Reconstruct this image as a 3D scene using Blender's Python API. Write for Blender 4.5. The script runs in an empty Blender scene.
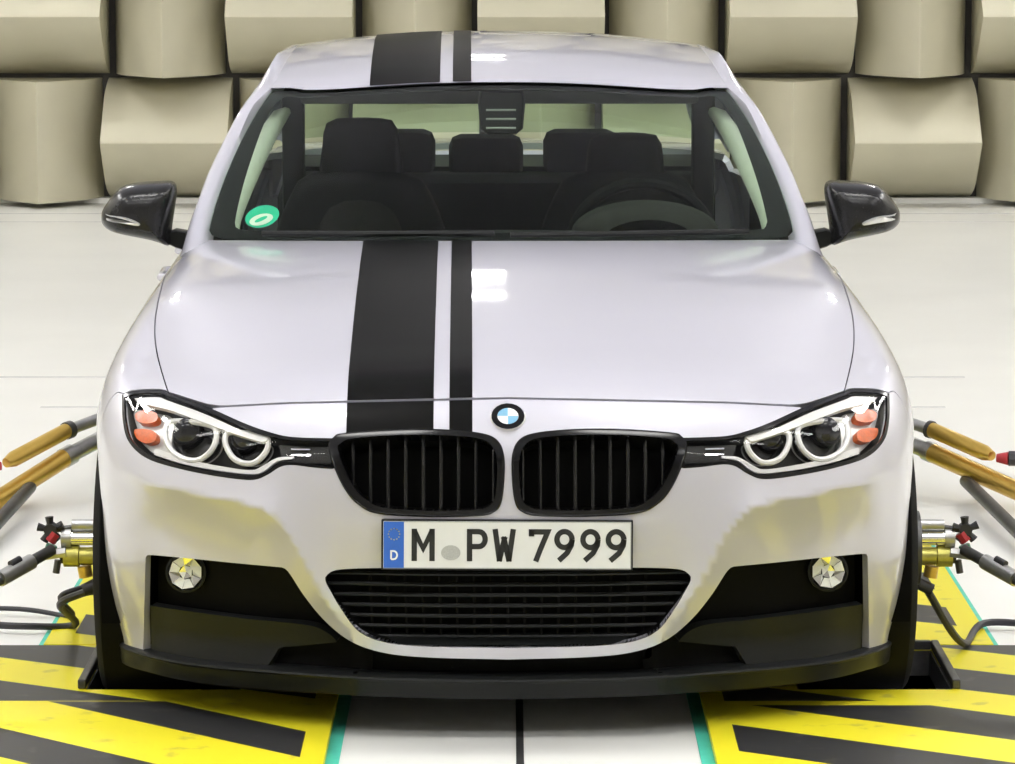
import bpy, bmesh, math, random
import numpy as np
from mathutils import Vector, Matrix
from mathutils.geometry import delaunay_2d_cdt

random.seed(7)
np.random.seed(7)
SC = bpy.context.scene
COL = SC.collection

# ------------------------------------------------------------------ camera
CAM_Y, CAM_Z, FPX, PITCH = -7.906, 1.803, 3861.4, 0.1302
cam_d = bpy.data.cameras.new('camera')
cam = bpy.data.objects.new('camera', cam_d)
COL.objects.link(cam)
cam.location = (0, CAM_Y, CAM_Z)
cam.rotation_euler = (math.pi / 2 - PITCH, 0, 0)
cam_d.sensor_width = 36
cam_d.lens = 36 * FPX / 1015
cam_d.clip_end = 200
SC.camera = cam

# ------------------------------------------------------------------ world, exposure
w = bpy.data.worlds.new('world')
SC.world = w
w.use_nodes = True
w.node_tree.nodes['Background'].inputs[0].default_value = (0.75, 0.77, 0.8, 1)
w.node_tree.nodes['Background'].inputs[1].default_value = 0.05
SC.view_settings.view_transform = 'Standard'
SC.view_settings.look = 'None'
SC.view_settings.gamma = 1
SC.view_settings.use_curve_mapping = False
SC.view_settings.exposure = 0.07
LAMP = 30.0            # luminaire strength

# ------------------------------------------------------------------ materials
def mat(name, col, rough=0.5, metal=0.0, coat=0.0, emit=0.0, noise=0.0, nscale=30.0, bump=0.0, bscale=200.0, spec=0.5, coat_rough=0.04):
    m = bpy.data.materials.new(name)
    m.use_nodes = True
    nt = m.node_tree
    b = nt.nodes['Principled BSDF']
    b.inputs['Base Color'].default_value = (*col, 1)
    b.inputs['Roughness'].default_value = rough
    b.inputs['Metallic'].default_value = metal
    b.inputs['Specular IOR Level'].default_value = spec
    b.inputs['Coat Weight'].default_value = coat
    b.inputs['Coat Roughness'].default_value = coat_rough
    if emit:
        b.inputs['Emission Color'].default_value = (*col, 1)
        b.inputs['Emission Strength'].default_value = emit
    if noise or bump:
        tc = nt.nodes.new('ShaderNodeTexCoord')
    if noise:
        n = nt.nodes.new('ShaderNodeTexNoise')
        n.inputs['Scale'].default_value = nscale
        n.inputs['Detail'].default_value = 4
        nt.links.new(tc.outputs['Object'], n.inputs['Vector'])
        r = nt.nodes.new('ShaderNodeMapRange')
        r.inputs['From Min'].default_value = 0.3
        r.inputs['From Max'].default_value = 0.7
        r.inputs['To Min'].default_value = 1 - noise
        r.inputs['To Max'].default_value = 1 + noise
        nt.links.new(n.outputs['Fac'], r.inputs['Value'])
        mx = nt.nodes.new('ShaderNodeVectorMath')
        mx.operation = 'SCALE'
        mx.inputs[0].default_value = col
        nt.links.new(r.outputs['Result'], mx.inputs['Scale'])
        nt.links.new(mx.outputs['Vector'], b.inputs['Base Color'])
    if bump:
        n2 = nt.nodes.new('ShaderNodeTexNoise')
        n2.inputs['Scale'].default_value = bscale
        nt.links.new(tc.outputs['Object'], n2.inputs['Vector'])
        bp = nt.nodes.new('ShaderNodeBump')
        bp.inputs['Strength'].default_value = bump
        bp.inputs['Distance'].default_value = 0.002
        nt.links.new(n2.outputs['Fac'], bp.inputs['Height'])
        nt.links.new(bp.outputs['Normal'], b.inputs['Normal'])
    return m

def glass(name, tint, gloss_rough=0.01, ior=1.45):
    m = bpy.data.materials.new(name)
    m.use_nodes = True
    nt = m.node_tree
    nt.nodes.remove(nt.nodes['Principled BSDF'])
    out = nt.nodes['Material Output']
    t = nt.nodes.new('ShaderNodeBsdfTransparent')
    t.inputs[0].default_value = (*tint, 1)
    g = nt.nodes.new('ShaderNodeBsdfGlossy')
    g.inputs['Color'].default_value = (1, 1, 1, 1)
    g.inputs['Roughness'].default_value = gloss_rough
    f = nt.nodes.new('ShaderNodeFresnel')
    ge = nt.nodes.new('ShaderNodeNewGeometry')
    mr = nt.nodes.new('ShaderNodeMapRange')          # same reflectance from either face of the pane
    mr.inputs['To Min'].default_value = ior
    mr.inputs['To Max'].default_value = 1 / ior
    nt.links.new(ge.outputs['Backfacing'], mr.inputs['Value'])
    nt.links.new(mr.outputs['Result'], f.inputs['IOR'])
    mx = nt.nodes.new('ShaderNodeMixShader')
    nt.links.new(f.outputs[0], mx.inputs[0])
    nt.links.new(t.outputs[0], mx.inputs[1])
    nt.links.new(g.outputs[0], mx.inputs[2])
    nt.links.new(mx.outputs[0], out.inputs['Surface'])
    return m

M = {}
M['paint'] = mat('silver_white_paint', (0.535, 0.53, 0.60), 0.36, 0.25, coat=1.0, noise=0.012, nscale=900)
M['stripe'] = mat('black_stripe_film', (0.004, 0.004, 0.004), 0.38, noise=0.1, nscale=60, spec=0.05)
M['gloss_black'] = mat('gloss_black', (0.005, 0.005, 0.006), 0.15, noise=0.1, spec=0.3)
M['matte_black'] = mat('matte_black', (0.004, 0.004, 0.004), 0.7, noise=0.15, nscale=80, spec=0.08)
M['void'] = mat('dark_cavity', (0.003, 0.003, 0.003), 0.9, noise=0.1, spec=0.1)
M['satin_black'] = mat('satin_black_plastic', (0.010, 0.011, 0.011), 0.42, noise=0.1, nscale=100, spec=0.22)
M['carbon'] = mat('dark_carbon_cap', (0.012, 0.012, 0.013), 0.22, noise=0.3, nscale=300, spec=0.35)
M['rubber'] = mat('tyre_rubber', (0.006, 0.006, 0.006), 0.75, noise=0.2, nscale=40, bump=0.2, spec=0.15)
M['chrome'] = mat('chrome', (0.85, 0.85, 0.86), 0.12, 1.0, noise=0.02)
M['silver'] = mat('satin_silver', (0.72, 0.72, 0.72), 0.35, 0.6, noise=0.03)
M['lamp_white'] = mat('lamp_ring_white', (0.66, 0.66, 0.65), 0.3, 0.1, noise=0.02)
M['lamp_dark'] = mat('lamp_housing_dark', (0.025, 0.025, 0.024), 0.35, 0.2, noise=0.15, nscale=60, spec=0.3)
M['lamp_grey'] = mat('lamp_reflector_grey', (0.55, 0.55, 0.54), 0.3, 0.5, noise=0.1, nscale=70)
M['amber'] = mat('amber_reflector', (0.56, 0.10, 0.012), 0.3, noise=0.2, nscale=90)
M['lens'] = glass('clear_lens', (0.98, 0.98, 0.98), 0.02, 1.18)
M['dark_lens'] = mat('projector_lens_glass', (0.012, 0.012, 0.015), 0.06, noise=0.1, spec=0.5)
M['windscreen'] = glass('tinted_windscreen_glass', (0.74, 0.84, 0.74), 0.01, 1.22)
M['side_glass'] = glass('tinted_side_glass', (0.68, 0.80, 0.66), 0.01, 1.35)
M['rim'] = mat('dark_alloy_rim', (0.12, 0.12, 0.12), 0.3, 0.9, noise=0.05)
M['seat'] = mat('seat_fabric_black', (0.010, 0.010, 0.011), 0.8, noise=0.2, nscale=120, spec=0.1)
M['seat_mid'] = mat('seat_fabric_charcoal', (0.030, 0.029, 0.028), 0.8, noise=0.2, nscale=120, spec=0.1)
M['dash'] = mat('dashboard_plastic', (0.012, 0.012, 0.013), 0.6, noise=0.15, nscale=90, spec=0.2)
M['headliner'] = mat('headliner_fabric', (0.09, 0.09, 0.085), 0.9, noise=0.05)
M['trim_pale'] = mat('pale_pillar_trim', (0.86, 0.88, 0.80), 0.7, noise=0.04)
M['plate_white'] = mat('plate_reflective_white', (0.72, 0.73, 0.72), 0.4, noise=0.02)
M['plate_blue'] = mat('plate_blue', (0.03, 0.13, 0.55), 0.4, noise=0.04)
M['plate_ink'] = mat('plate_black_ink', (0.012, 0.013, 0.012), 0.5, noise=0.05)
M['seal_grey'] = mat('plate_seal_grey', (0.42, 0.43, 0.42), 0.5, noise=0.1, nscale=300)
M['white_print'] = mat('white_print', (0.85, 0.87, 0.86), 0.5, noise=0.02)
M['emblem_blue'] = mat('emblem_blue', (0.20, 0.45, 0.65), 0.3, coat=0.5, noise=0.05)
M['sticker_green'] = mat('sticker_green', (0.01, 0.55, 0.36), 0.5, noise=0.05)
M['wedge'] = mat('absorber_sheet_beige', (0.60, 0.57, 0.43), 0.45, 0.1, noise=0.04, nscale=3)
M['wall'] = mat('chamber_wall_grey', (0.06, 0.055, 0.05), 0.8, noise=0.05)
M['wall_side'] = mat('chamber_side_wall_beige', (0.60, 0.58, 0.52), 0.8, noise=0.04, nscale=2)
M['ceiling'] = mat('chamber_ceiling_white', (0.64, 0.65, 0.78), 0.8, noise=0.03, nscale=2)
M['floor'] = mat('pale_coated_floor', (0.84, 0.84, 0.805), 0.38, noise=0.025, nscale=1.5)
M['seam'] = mat('floor_joint_black', (0.02, 0.02, 0.02), 0.7, noise=0.1)
M['mark'] = mat('floor_mark_grey', (0.55, 0.55, 0.55), 0.6, noise=0.1)
M['teal'] = mat('teal_floor_tape', (0.08, 0.55, 0.42), 0.5, noise=0.08, nscale=20)
M['gold'] = mat('gold_anodised_tube', (0.68, 0.45, 0.10), 0.30, 0.75, noise=0.06, nscale=20)
M['steel'] = mat('brushed_steel', (0.48, 0.48, 0.47), 0.35, 0.85, noise=0.08, nscale=50)
M['steel_dark'] = mat('dark_steel', (0.10, 0.10, 0.10), 0.4, 0.7, noise=0.15, nscale=40)
M['brass'] = mat('olive_brass', (0.50, 0.46, 0.12), 0.35, 0.7, noise=0.15, nscale=40)
M['knob_red'] = mat('red_plastic', (0.45, 0.03, 0.04), 0.4, noise=0.1)
M['knob_green'] = mat('green_plastic', (0.03, 0.22, 0.12), 0.4, noise=0.1)
M['cable'] = mat('cable_black', (0.025, 0.025, 0.03), 0.5, noise=0.1)
M['lampface'] = mat('luminaire_diffuser', (1.0, 0.985, 0.96), 0.5, emit=LAMP, noise=0.0)
M['lampspot'] = mat('spot_luminaire_lens', (1.0, 0.985, 0.96), 0.5, emit=LAMP * 5)
M['roller'] = mat('roller_belt_grey', (0.35, 0.34, 0.38), 0.5, 0.3, noise=0.2, nscale=30)

def hazard_mat():
    m = bpy.data.materials.new('hazard_striped_plate')
    m.use_nodes = True
    nt = m.node_tree
    b = nt.nodes['Principled BSDF']
    b.inputs['Roughness'].default_value = 0.42
    g = nt.nodes.new('ShaderNodeNewGeometry')
    sp = nt.nodes.new('ShaderNodeSeparateXYZ')
    nt.links.new(g.outputs['Position'], sp.inputs[0])
    def mth(op, a, bb):
        n = nt.nodes.new('ShaderNodeMath')
        n.operation = op
        for i, v in enumerate((a, bb)):
            if isinstance(v, (int, float)):
                n.inputs[i].default_value = v
            else:
                nt.links.new(v, n.inputs[i])
        return n.outputs[0]
    def prop(name):
        at = nt.nodes.new('ShaderNodeAttribute')
        at.attribute_name = name
        at.attribute_type = 'OBJECT'
        return at.outputs['Fac']
    bd = nt.nodes.new('ShaderNodeAttribute')
    bd.attribute_name = 'border'
    # distance across the slanted stripes, folded to one period
    s = mth('ADD', mth('MULTIPLY', sp.outputs[0], prop('across_x')), mth('MULTIPLY', sp.outputs[1], prop('across_y')))
    f = mth('FRACT', mth('DIVIDE', mth('ADD', s, prop('phase')), prop('period')), 0)
    stripe = mth('GREATER_THAN', f, prop('yellow_share'))
    stripe = mth('MULTIPLY', stripe, mth('LESS_THAN', bd.outputs['Fac'], 0.5))
    nz = nt.nodes.new('ShaderNodeTexNoise')
    nz.inputs['Scale'].default_value = 14
    nz.inputs['Detail'].default_value = 6
    nt.links.new(g.outputs['Position'], nz.inputs['Vector'])
    wear = nt.nodes.new('ShaderNodeMapRange')
    wear.inputs['From Min'].default_value = 0.62
    wear.inputs['From Max'].default_value = 0.72
    nt.links.new(nz.outputs['Fac'], wear.inputs['Value'])
    mx = nt.nodes.new('ShaderNodeMix')
    mx.data_type = 'RGBA'
    mx.inputs['A'].default_value = (0.80, 0.71, 0.02, 1)
    mx.inputs['B'].default_value = (0.025, 0.025, 0.026, 1)
    nt.links.new(stripe, mx.inputs['Factor'])
    mx2 = nt.nodes.new('ShaderNodeMix')
    mx2.data_type = 'RGBA'
    mx2.inputs['B'].default_value = (0.16, 0.15, 0.13, 1)
    nt.links.new(mx.outputs['Result'], mx2.inputs['A'])
    nt.links.new(mth('MULTIPLY', wear.outputs['Result'], 0.35), mx2.inputs['Factor'])
    nt.links.new(mx2.outputs['Result'], b.inputs['Base Color'])
    return m
M['hazard'] = hazard_mat()

# ------------------------------------------------------------------ object helpers
def mesh_obj(name, verts, faces, material, parent=None, smooth=True, normals=None, mats=None, fmat=None):
    me = bpy.data.meshes.new(name)
    me.from_pydata([tuple(map(float, v)) for v in verts], [], [tuple(int(i) for i in f) for f in faces])
    me.materials.append(M[material])
    if mats:
        for k in mats:
            me.materials.append(M[k])
        me.polygons.foreach_set('material_index', fmat)
    me.polygons.foreach_set('use_smooth', [smooth] * len(me.polygons))
    me.update()
    if normals is not None:
        me.normals_split_custom_set_from_vertices([tuple(map(float, n)) for n in normals])
    o = bpy.data.objects.new(name, me)
    COL.objects.link(o)
    if parent is not None:
        o.parent = parent
    return o

def empty(name, loc=(0, 0, 0), rz=0.0):
    o = bpy.data.objects.new(name, None)
    COL.objects.link(o)
    o.location = loc
    o.rotation_euler = (0, 0, rz)
    o.empty_display_size = 0.1
    return o

def tag(o, label=None, cat=None, group=None, kind=None):
    if label: o['label'] = label
    if cat: o['category'] = cat
    if group: o['group'] = group
    if kind: o['kind'] = kind
    return o

def mirror_obj(o, parent=None, name=None):
    """a mirrored twin (x -> -x) of a part, in the same parent frame"""
    me = o.data.copy()
    for v in me.vertices:
        v.co.x = -v.co.x
    has = me.has_custom_normals
    ns = [tuple(n.vector) for n in o.data.corner_normals] if has else None
    me.flip_normals()
    c = o.copy()
    c.data = me
    c.name = name or o.name.split('.')[0]
    COL.objects.link(c)
    c.parent = parent if parent is not None else o.parent
    if has:
        # per-vertex normals, mirrored
        vn = {}
        for l, n in zip(o.data.loops, ns):
            vn[l.vertex_index] = (-n[0], n[1], n[2])
        me.normals_split_custom_set_from_vertices([vn.get(i, (0, 0, 1)) for i in range(len(me.vertices))])
    return c

def mirror_tree(o, parent):
    c = mirror_obj(o, parent)
    for ch in list(o.children):
        mirror_tree(ch, c)
    return c

class MB:
    """collects simple shapes into one mesh"""
    def __init__(self): self.v, self.f = [], []
    def add(self, v, f):
        o = len(self.v)
        self.v += [tuple(p) for p in v]
        self.f += [tuple(i + o for i in q) for q in f]
        return self
    def box(self, a, b, bev=0.0):
        if bev:
            bm = bmesh.new()
            bmesh.ops.create_cube(bm, size=1)
            for v in bm.verts:
                v.co = Vector([(a[i] + b[i]) / 2 + v.co[i] * (b[i] - a[i]) for i in range(3)])
            bmesh.ops.bevel(bm, geom=bm.edges[:], offset=bev, segments=2, affect='EDGES', profile=0.5)
            bm.verts.index_update()
            self.add([v.co[:] for v in bm.verts], [[v.index for v in f.verts] for f in bm.faces])
            bm.free()
            return self
        v = [(x, y, z) for x in (a[0], b[0]) for y in (a[1], b[1]) for z in (a[2], b[2])]
        return self.add(v, [(0, 1, 3, 2), (4, 6, 7, 5), (0, 4, 5, 1), (2, 3, 7, 6), (0, 2, 6, 4), (1, 5, 7, 3)])
    def tube(self, pts, r, n=10, cap=True):
        pts = [Vector(p) for p in pts]
        rs = r if isinstance(r, (list, tuple)) else [r] * len(pts)
        rings = []
        t0 = (pts[1] - pts[0]).normalized()
        up = Vector((0, 0, 1)) if abs(t0.z) < 0.9 else Vector((1, 0, 0))
        u = t0.cross(up).normalized()
        vv = []
        for i, p in enumerate(pts):
            t = (pts[min(i + 1, len(pts) - 1)] - pts[max(i - 1, 0)])
            t = t.normalized() if t.length > 1e-9 else t0
            u = (u - t * u.dot(t)).normalized()
            w_ = t.cross(u)
            vv += [p + (u * math.cos(2 * math.pi * k / n) + w_ * math.sin(2 * math.pi * k / n)) * rs[i] for k in range(n)]
        ff = []
        for i in range(len(pts) - 1):
            for k in range(n):
                ff.append((i * n + k, i * n + (k + 1) % n, (i + 1) * n + (k + 1) % n, (i + 1) * n + k))
        if cap:
            ff.append(tuple(range(n))[::-1])
            ff.append(tuple((len(pts) - 1) * n + k for k in range(n)))
        return self.add(vv, ff)
    def lathe(self, prof, origin, axis, n=24):
        """prof: (distance along axis, radius)"""
        a = Vector(axis).normalized()
        u = a.cross(Vector((0, 0, 1)) if abs(a.z) < .9 else Vector((1, 0, 0))).normalized()
        w_ = a.cross(u)
        o = Vector(origin)
        vv = [o + a * d + (u * math.cos(2 * math.pi * k / n) + w_ * math.sin(2 * math.pi * k / n)) * r for d, r in prof for k in range(n)]
        m = len(prof)
        ff = [(i * n + k, i * n + (k + 1) % n, (i + 1) * n + (k + 1) % n, (i + 1) * n + k) for i in range(m - 1) for k in range(n)]
        ff += [tuple(range(n))[::-1], tuple((m - 1) * n + k for k in range(n))]
        return self.add(vv, ff)
    def build(self, name, material, parent=None, smooth=True, **k):
        o = mesh_obj(name, self.v, self.f, material, parent, smooth, **k)
        if smooth:
            auto_smooth(o)
        return o

def auto_smooth(o, ang=0.6):
    me = o.data
    bm = bmesh.new()
    bm.from_mesh(me)
    bmesh.ops.recalc_face_normals(bm, faces=bm.faces[:])
    for e in bm.edges:
        if len(e.link_faces) == 2:
            e.smooth = e.calc_face_angle(0) < ang
    bm.to_mesh(me)
    bm.free()

# ------------------------------------------------------------------ 2D helpers
def spline(pts, n=8, closed=False):
    """Catmull-Rom through pts; a doubled point is a corner"""
    pts = [np.array(p, float) for p in pts]
    segs, cur = [], [pts[0]]
    for p in pts[1:]:
        if np.allclose(p, cur[-1]):
            segs.append(cur); cur = [p]
        else:
            cur.append(p)
    segs.append(cur)
    if closed:
        if len(segs) == 1 and not np.allclose(pts[0], pts[-1]):
            P = segs[0]
            k = len(P)
            out = []
            for i in range(k):
                a, b, c, d = P[i - 1], P[i], P[(i + 1) % k], P[(i + 2) % k]
                for t in np.linspace(0, 1, n, endpoint=False):
                    out.append(0.5 * (2 * b + (c - a) * t + (2 * a - 5 * b + 4 * c - d) * t * t + (3 * b - a - 3 * c + d) * t ** 3))
            return np.array(out)
        segs[-1] = segs[-1] + [pts[0]]
    out = []
    for P in segs:
        k = len(P)
        if k < 2: continue
        for i in range(k - 1):
            a = P[i - 1] if i > 0 else 2 * P[0] - P[1]
            b, c = P[i], P[i + 1]
            d = P[i + 2] if i + 2 < k else 2 * P[-1] - P[-2]
            for t in np.linspace(0, 1, n, endpoint=False):
                out.append(0.5 * (2 * b + (c - a) * t + (2 * a - 5 * b + 4 * c - d) * t * t + (3 * b - a - 3 * c + d) * t ** 3))
    if not closed:
        out.append(segs[-1][-1])
    return np.array(out)

def resample(P, step, closed=False):
    P = np.asarray(P, float)
    if closed: P = np.vstack([P, P[:1]])
    d = np.r_[0, np.cumsum(np.linalg.norm(np.diff(P, axis=0), axis=1))]
    n = max(2, int(round(d[-1] / step)) + 1)
    t = np.linspace(0, d[-1], n)
    Q = np.stack([np.interp(t, d, P[:, i]) for i in range(P.shape[1])], 1)
    return Q[:-1] if closed else Q

def pip(poly, q):
    poly = np.asarray(poly); q = np.asarray(q)
    inside = np.zeros(len(q), bool)
    x, y = q[:, 0], q[:, 1]
    a = poly; b = np.roll(poly, -1, axis=0)
    for (x0, y0), (x1, y1) in zip(a, b):
        if y0 == y1: continue
        c = ((y0 > y) != (y1 > y)) & (x < (x1 - x0) * (y - y0) / (y1 - y0) + x0)
        inside ^= c
    return inside

def seg_dist(poly, q, closed=True):
    poly = np.asarray(poly); best = np.full(len(q), 1e9)
    m = len(poly) if closed else len(poly) - 1
    for i in range(m):
        a = poly[i]; b = poly[(i + 1) % len(poly)]
        ab = b - a; L = ab @ ab
        if L < 1e-18: continue
        t = np.clip(((q - a) @ ab) / L, 0, 1)
        best = np.minimum(best, np.linalg.norm(q - a - t[:, None] * ab, axis=1))
    return best

def cdt(outer, holes, step, extra=()):
    """triangulate a 2D region with an even inner lattice; returns points, triangles"""
    loops = [np.asarray(outer, float)] + [np.asarray(h, float) for h in holes]
    pts, edges = [], []
    for L in loops:
        o = len(pts)
        pts += [tuple(p) for p in L]
        edges += [(o + i, o + (i + 1) % len(L)) for i in range(len(L))]
    mn, mx = loops[0].min(0), loops[0].max(0)
    xs = np.arange(mn[0], mx[0] + step, step)
    ys = np.arange(mn[1], mx[1] + step, step)
    G = np.stack(np.meshgrid(xs, ys), -1)
    G = G.reshape(-1, 2)
    k = pip(loops[0], G)
    for h in loops[1:]: k &= ~pip(h, G)
    G = G[k]
    if len(G):
        far = np.ones(len(G), bool)
        for L in loops: far &= seg_dist(L, G) > step * 0.45
        pts += [tuple(p) for p in G[far]]
    r = delaunay_2d_cdt([Vector(p) for p in pts], edges, [], 0, 1e-6)
    V = np.array([v[:] for v in r[0]])
    T = np.array([f for f in r[2] if len(f) == 3])
    c = V[T].mean(1)
    k = pip(loops[0], c)
    for h in loops[1:]: k &= ~pip(h, c)
    T = T[k]
    used = np.unique(T)
    mp = -np.ones(len(V), int); mp[used] = np.arange(len(used))
    return V[used], mp[T]

# ------------------------------------------------------------------ the car's frame and its pixel rays
YAW, SINK = 0.010, 0.055
CX0, CY0 = 507.5, 382.0
cyw, syw = math.cos(YAW), math.sin(YAW)
def to_local(v):
    return np.stack([v[..., 0] * cyw + v[..., 1] * syw, -v[..., 0] * syw + v[..., 1] * cyw, v[..., 2]], -1)
CAR_X = 0.0015
CO = to_local(np.array([0 - CAR_X, CAM_Y, CAM_Z + SINK]))
def ray(P):
    P = np.atleast_2d(np.asarray(P, float))
    a = (P[:, 0] - CX0) / FPX
    b = -(P[:, 1] - CY0) / FPX
    c, s = math.cos(PITCH), math.sin(PITCH)
    d = np.stack([a, c + b * s, -s + b * c], 1)
    return to_local(d)
def at_y(P, y):
    """point of the car's frame seen at a pixel, at depth y behind the nose"""
    d = ray(P)
    t = (np.asarray(y) - CO[1]) / d[:, 1]
    return CO + d * np.reshape(t, (-1, 1))
def ground(px, py, z=0.0):
    """world point seen at a pixel on the plane at height z"""
    a = (px - CX0) / FPX; b = -(py - CY0) / FPX
    c, s = math.cos(PITCH), math.sin(PITCH)
    d = (a, c + b * s, -s + b * c)
    t = (z - CAM_Z) / d[2]
    return (d[0] * t, CAM_Y + d[1] * t, z)
def world_at(px, py, y):
    a = (px - CX0) / FPX; b = -(py - CY0) / FPX
    c, s = math.cos(PITCH), math.sin(PITCH)
    d = (a, c + b * s, -s + b * c)
    t = (y - CAM_Y) / d[1]
    return (d[0] * t, y, CAM_Z + d[2] * t)

# ------------------------------------------------------------------ body surface, F = 0
def table(xs, ys, lo, hi, n=1200):
    """smooth (C1) lookup through points"""
    xs = np.array(xs, float); ys = np.array(ys, float)
    m = np.zeros(len(xs)); h = np.diff(xs); dl = np.diff(ys) / h
    m[0], m[-1] = dl[0], dl[-1]
    for i in range(1, len(xs) - 1):
        m[i] = (dl[i - 1] * h[i] + dl[i] * h[i - 1]) / (h[i] + h[i - 1])
    g = np.linspace(lo, hi, n)
    i = np.clip(np.searchsorted(xs, g) - 1, 0, len(xs) - 2)
    t = (g - xs[i]) / h[i]
    v = (2 * t**3 - 3 * t**2 + 1) * ys[i] + (t**3 - 2 * t**2 + t) * h[i] * m[i] + (-2 * t**3 + 3 * t**2) * ys[i + 1] + (t**3 - t**2) * h[i] * m[i + 1]
    v = np.where(g < xs[0], ys[0] + (g - xs[0]) * m[0], v)
    v = np.where(g > xs[-1], ys[-1] + (g - xs[-1]) * m[-1], v)
    k = np.ones(9) / 9
    vp = np.r_[v[:1] + (np.arange(-4, 0)) * (v[1] - v[0]), v, v[-1:] + np.arange(1, 5) * (v[-1] - v[-2])]
    v = np.convolve(vp, k, 'valid')
    return lambda q: np.interp(q, g, v)
t_yc = table([.05, .15, .22, .30, .42, .52, .60, .68, .73, .78, .85, .95],
             [.10, .055, .038, .022, .006, .002, .008, .028, .052, .095, .19, .36], 0, 1.3)
t_yp = table([-.2, 0, .2, .4, .6, .75, .82, .885, .91, .96],
             [.006, 0, .006, .035, .105, .205, .285, .42, .52, .80], -.2, 1.6)
t_zc = table([-.1, .05, .12, .25, .4, .6, .9, 1.38, 2.0, 3.2, 4.2, 4.6],
             [.715, .765, .79, .826, .855, .888, .931, .985, .99, 1.0, 1.035, 1.02], -.6, 5.2)
t_k = table([-.5, 0, .2, .45, .75, 1, 1.5], [1, 1, .75, .25, .25, .5, .5], -.6, 4)
t_a = table([.05, .2, .28, .37, .5, 1], [.845, .868, .890, .904, .906, .906], 0, 1.3)
t_w = table([0, .45, .77, 1.1, 1.5, 2.5, 3.58, 4.2, 4.6], [.905, .907, .910, .902, .897, .90, .908, .885, .82], -.2, 5)
t_tum = table([0, .2, .32, .45, .69, .775, .82, .87, .92, .97, 1.1], [.05, .03, .01, 0, 0, .020, .036, .058, .084, .11, .18], 0, 1.6)
RIDGE = None
def smooth01(t):
    t = np.clip(t, 0, 1)
    return t * t * (3 - 2 * t)
def smax(a, b, k):
    h = np.maximum(k - np.abs(a - b), 0) / k
    return np.maximum(a, b) + h * h * k * .25
CR = None
def build_crease():
    global CR
    gx = np.linspace(0, 1.0, 401); gz = np.linspace(0, 1.0, 401)
    X_, Z_ = np.meshgrid(gx, gz, indexing='ij')
    q = np.stack([X_.ravel(), Z_.ravel()], 1)
    d = seg_dist(RIDGE, q, closed=False)
    # below / outside the ridge is inside this polygon
    poly = np.vstack([RIDGE, [[RIDGE[-1][0], -0.5], [2.0, -0.5], [2.0, RIDGE[0][1]]]])
    dd = np.where(pip(poly, q), d, 0).reshape(X_.shape)
    amp = .038 * (1 - .75 * smooth01((X_ - .74) / .12)) * smooth01((Z_ - .16) / .1)
    tt = np.clip(dd / .14, 0, 1)
    # the ridge itself stands a little proud, then falls away below it
    bump = .016 * (1 - .9 * smooth01((X_ - .74) / .1)) * smooth01((Z_ - .29) / .1) * smooth01((X_ - .30) / .08)
    du = np.clip(d.reshape(X_.shape) / .10, 0, 1)
    CR = np.where(dd > 0, -bump + (amp + bump) * (1 - (1 - tt) ** 2), -bump * (1 - du) ** 2)
def crease(x, z):
    if CR is None: build_crease()
    u = np.clip(x * 400, 0, 398.999); v = np.clip(z * 400, 0, 398.999)
    i = u.astype(int); j = v.astype(int); a = u - i; b = v - j
    return (CR[i, j] * (1 - a) + CR[i + 1, j] * a) * (1 - b) + (CR[i, j + 1] * (1 - a) + CR[i + 1, j + 1] * a) * b
def F(P):
    x, y, z = np.abs(P[..., 0]), P[..., 1], P[..., 2]
    xe = x * .906 / t_a(z)
    Yf = t_yc(z + .10 * np.minimum(x, .85) ** 2) + t_yp(xe)
    if RIDGE is not None:
        Yf = Yf + crease(x, z)
    yf = .12 + t_yp(np.minimum(x, .80))
    yc = 1.38 + .36 * (x / .74) ** 2
    tau = (y - yf) / (yc - yf)
    yh = .12 + tau * (1.38 - .12)
    yh = np.where(y > yc, 1.38 + (y - yc), yh)
    Zh = t_zc(yh) - .10 * x * x * t_k(tau)
    a = smax(Yf - y, z - Zh, .09)
    Xs = t_w(y) - t_tum(z)
    a = smax(a, x - Xs, .07)
    rear = y - (4.60 - .28 * (x / .9) ** 3 - .25 * np.abs(z - .75) ** 1.5)
    return smax(a, rear, .10)
def grad(P, h=.003):
    g = np.zeros_like(P)
    for i in range(3):
        e = np.zeros(3); e[i] = h
        g[:, i] = F(P + e) - F(P - e)
    n = np.linalg.norm(g, axis=1, keepdims=True)
    return g / np.maximum(n, 1e-9)
def root(O, D, t0, t1, steps=160, first=True):
    """first crossing from outside to inside (F>0 -> F<0) along O + t D"""
    n = len(D)
    ts = np.linspace(t0, t1, steps)
    O = np.broadcast_to(O, D.shape)
    lo = np.full(n, t0); hi = np.full(n, t1); done = np.zeros(n, bool)
    prev = F(O + D * ts[0])
    for k in range(1, steps):
        if done.all(): break
        cur = F(O + D * ts[k])
        hit = (~done) & (prev > 0) & (cur <= 0)
        lo[hit] = ts[k - 1]; hi[hit] = ts[k]; done |= hit
        prev = cur
    for _ in range(22):
        mid = (lo + hi) / 2
        v = F(O + D * mid[:, None])
        out = v > 0
        lo = np.where(out, mid, lo); hi = np.where(out, hi, mid)
    return O + D * ((lo + hi) / 2)[:, None], done
def cast(P):
    """pixel -> point on the body"""
    d = ray(P)
    d = d / d[:, 1:2]
    p, ok = root(CO, d, 7.7, 10.2, 220)
    return p
AX_Y = .95
def cyl(phi, z):
    """front wrap: angle about the upright axis at (0, AX_Y)"""
    D = np.stack([np.sin(phi), -np.cos(phi), np.zeros_like(phi)], 1)
    O = np.stack([np.zeros_like(z), np.full_like(z, AX_Y), z], 1)
    p, ok = root(O + D * 2.2, -D, 0, 2.1, 120)
    return p
KP = .9     # metres per radian in the wrap domain
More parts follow.
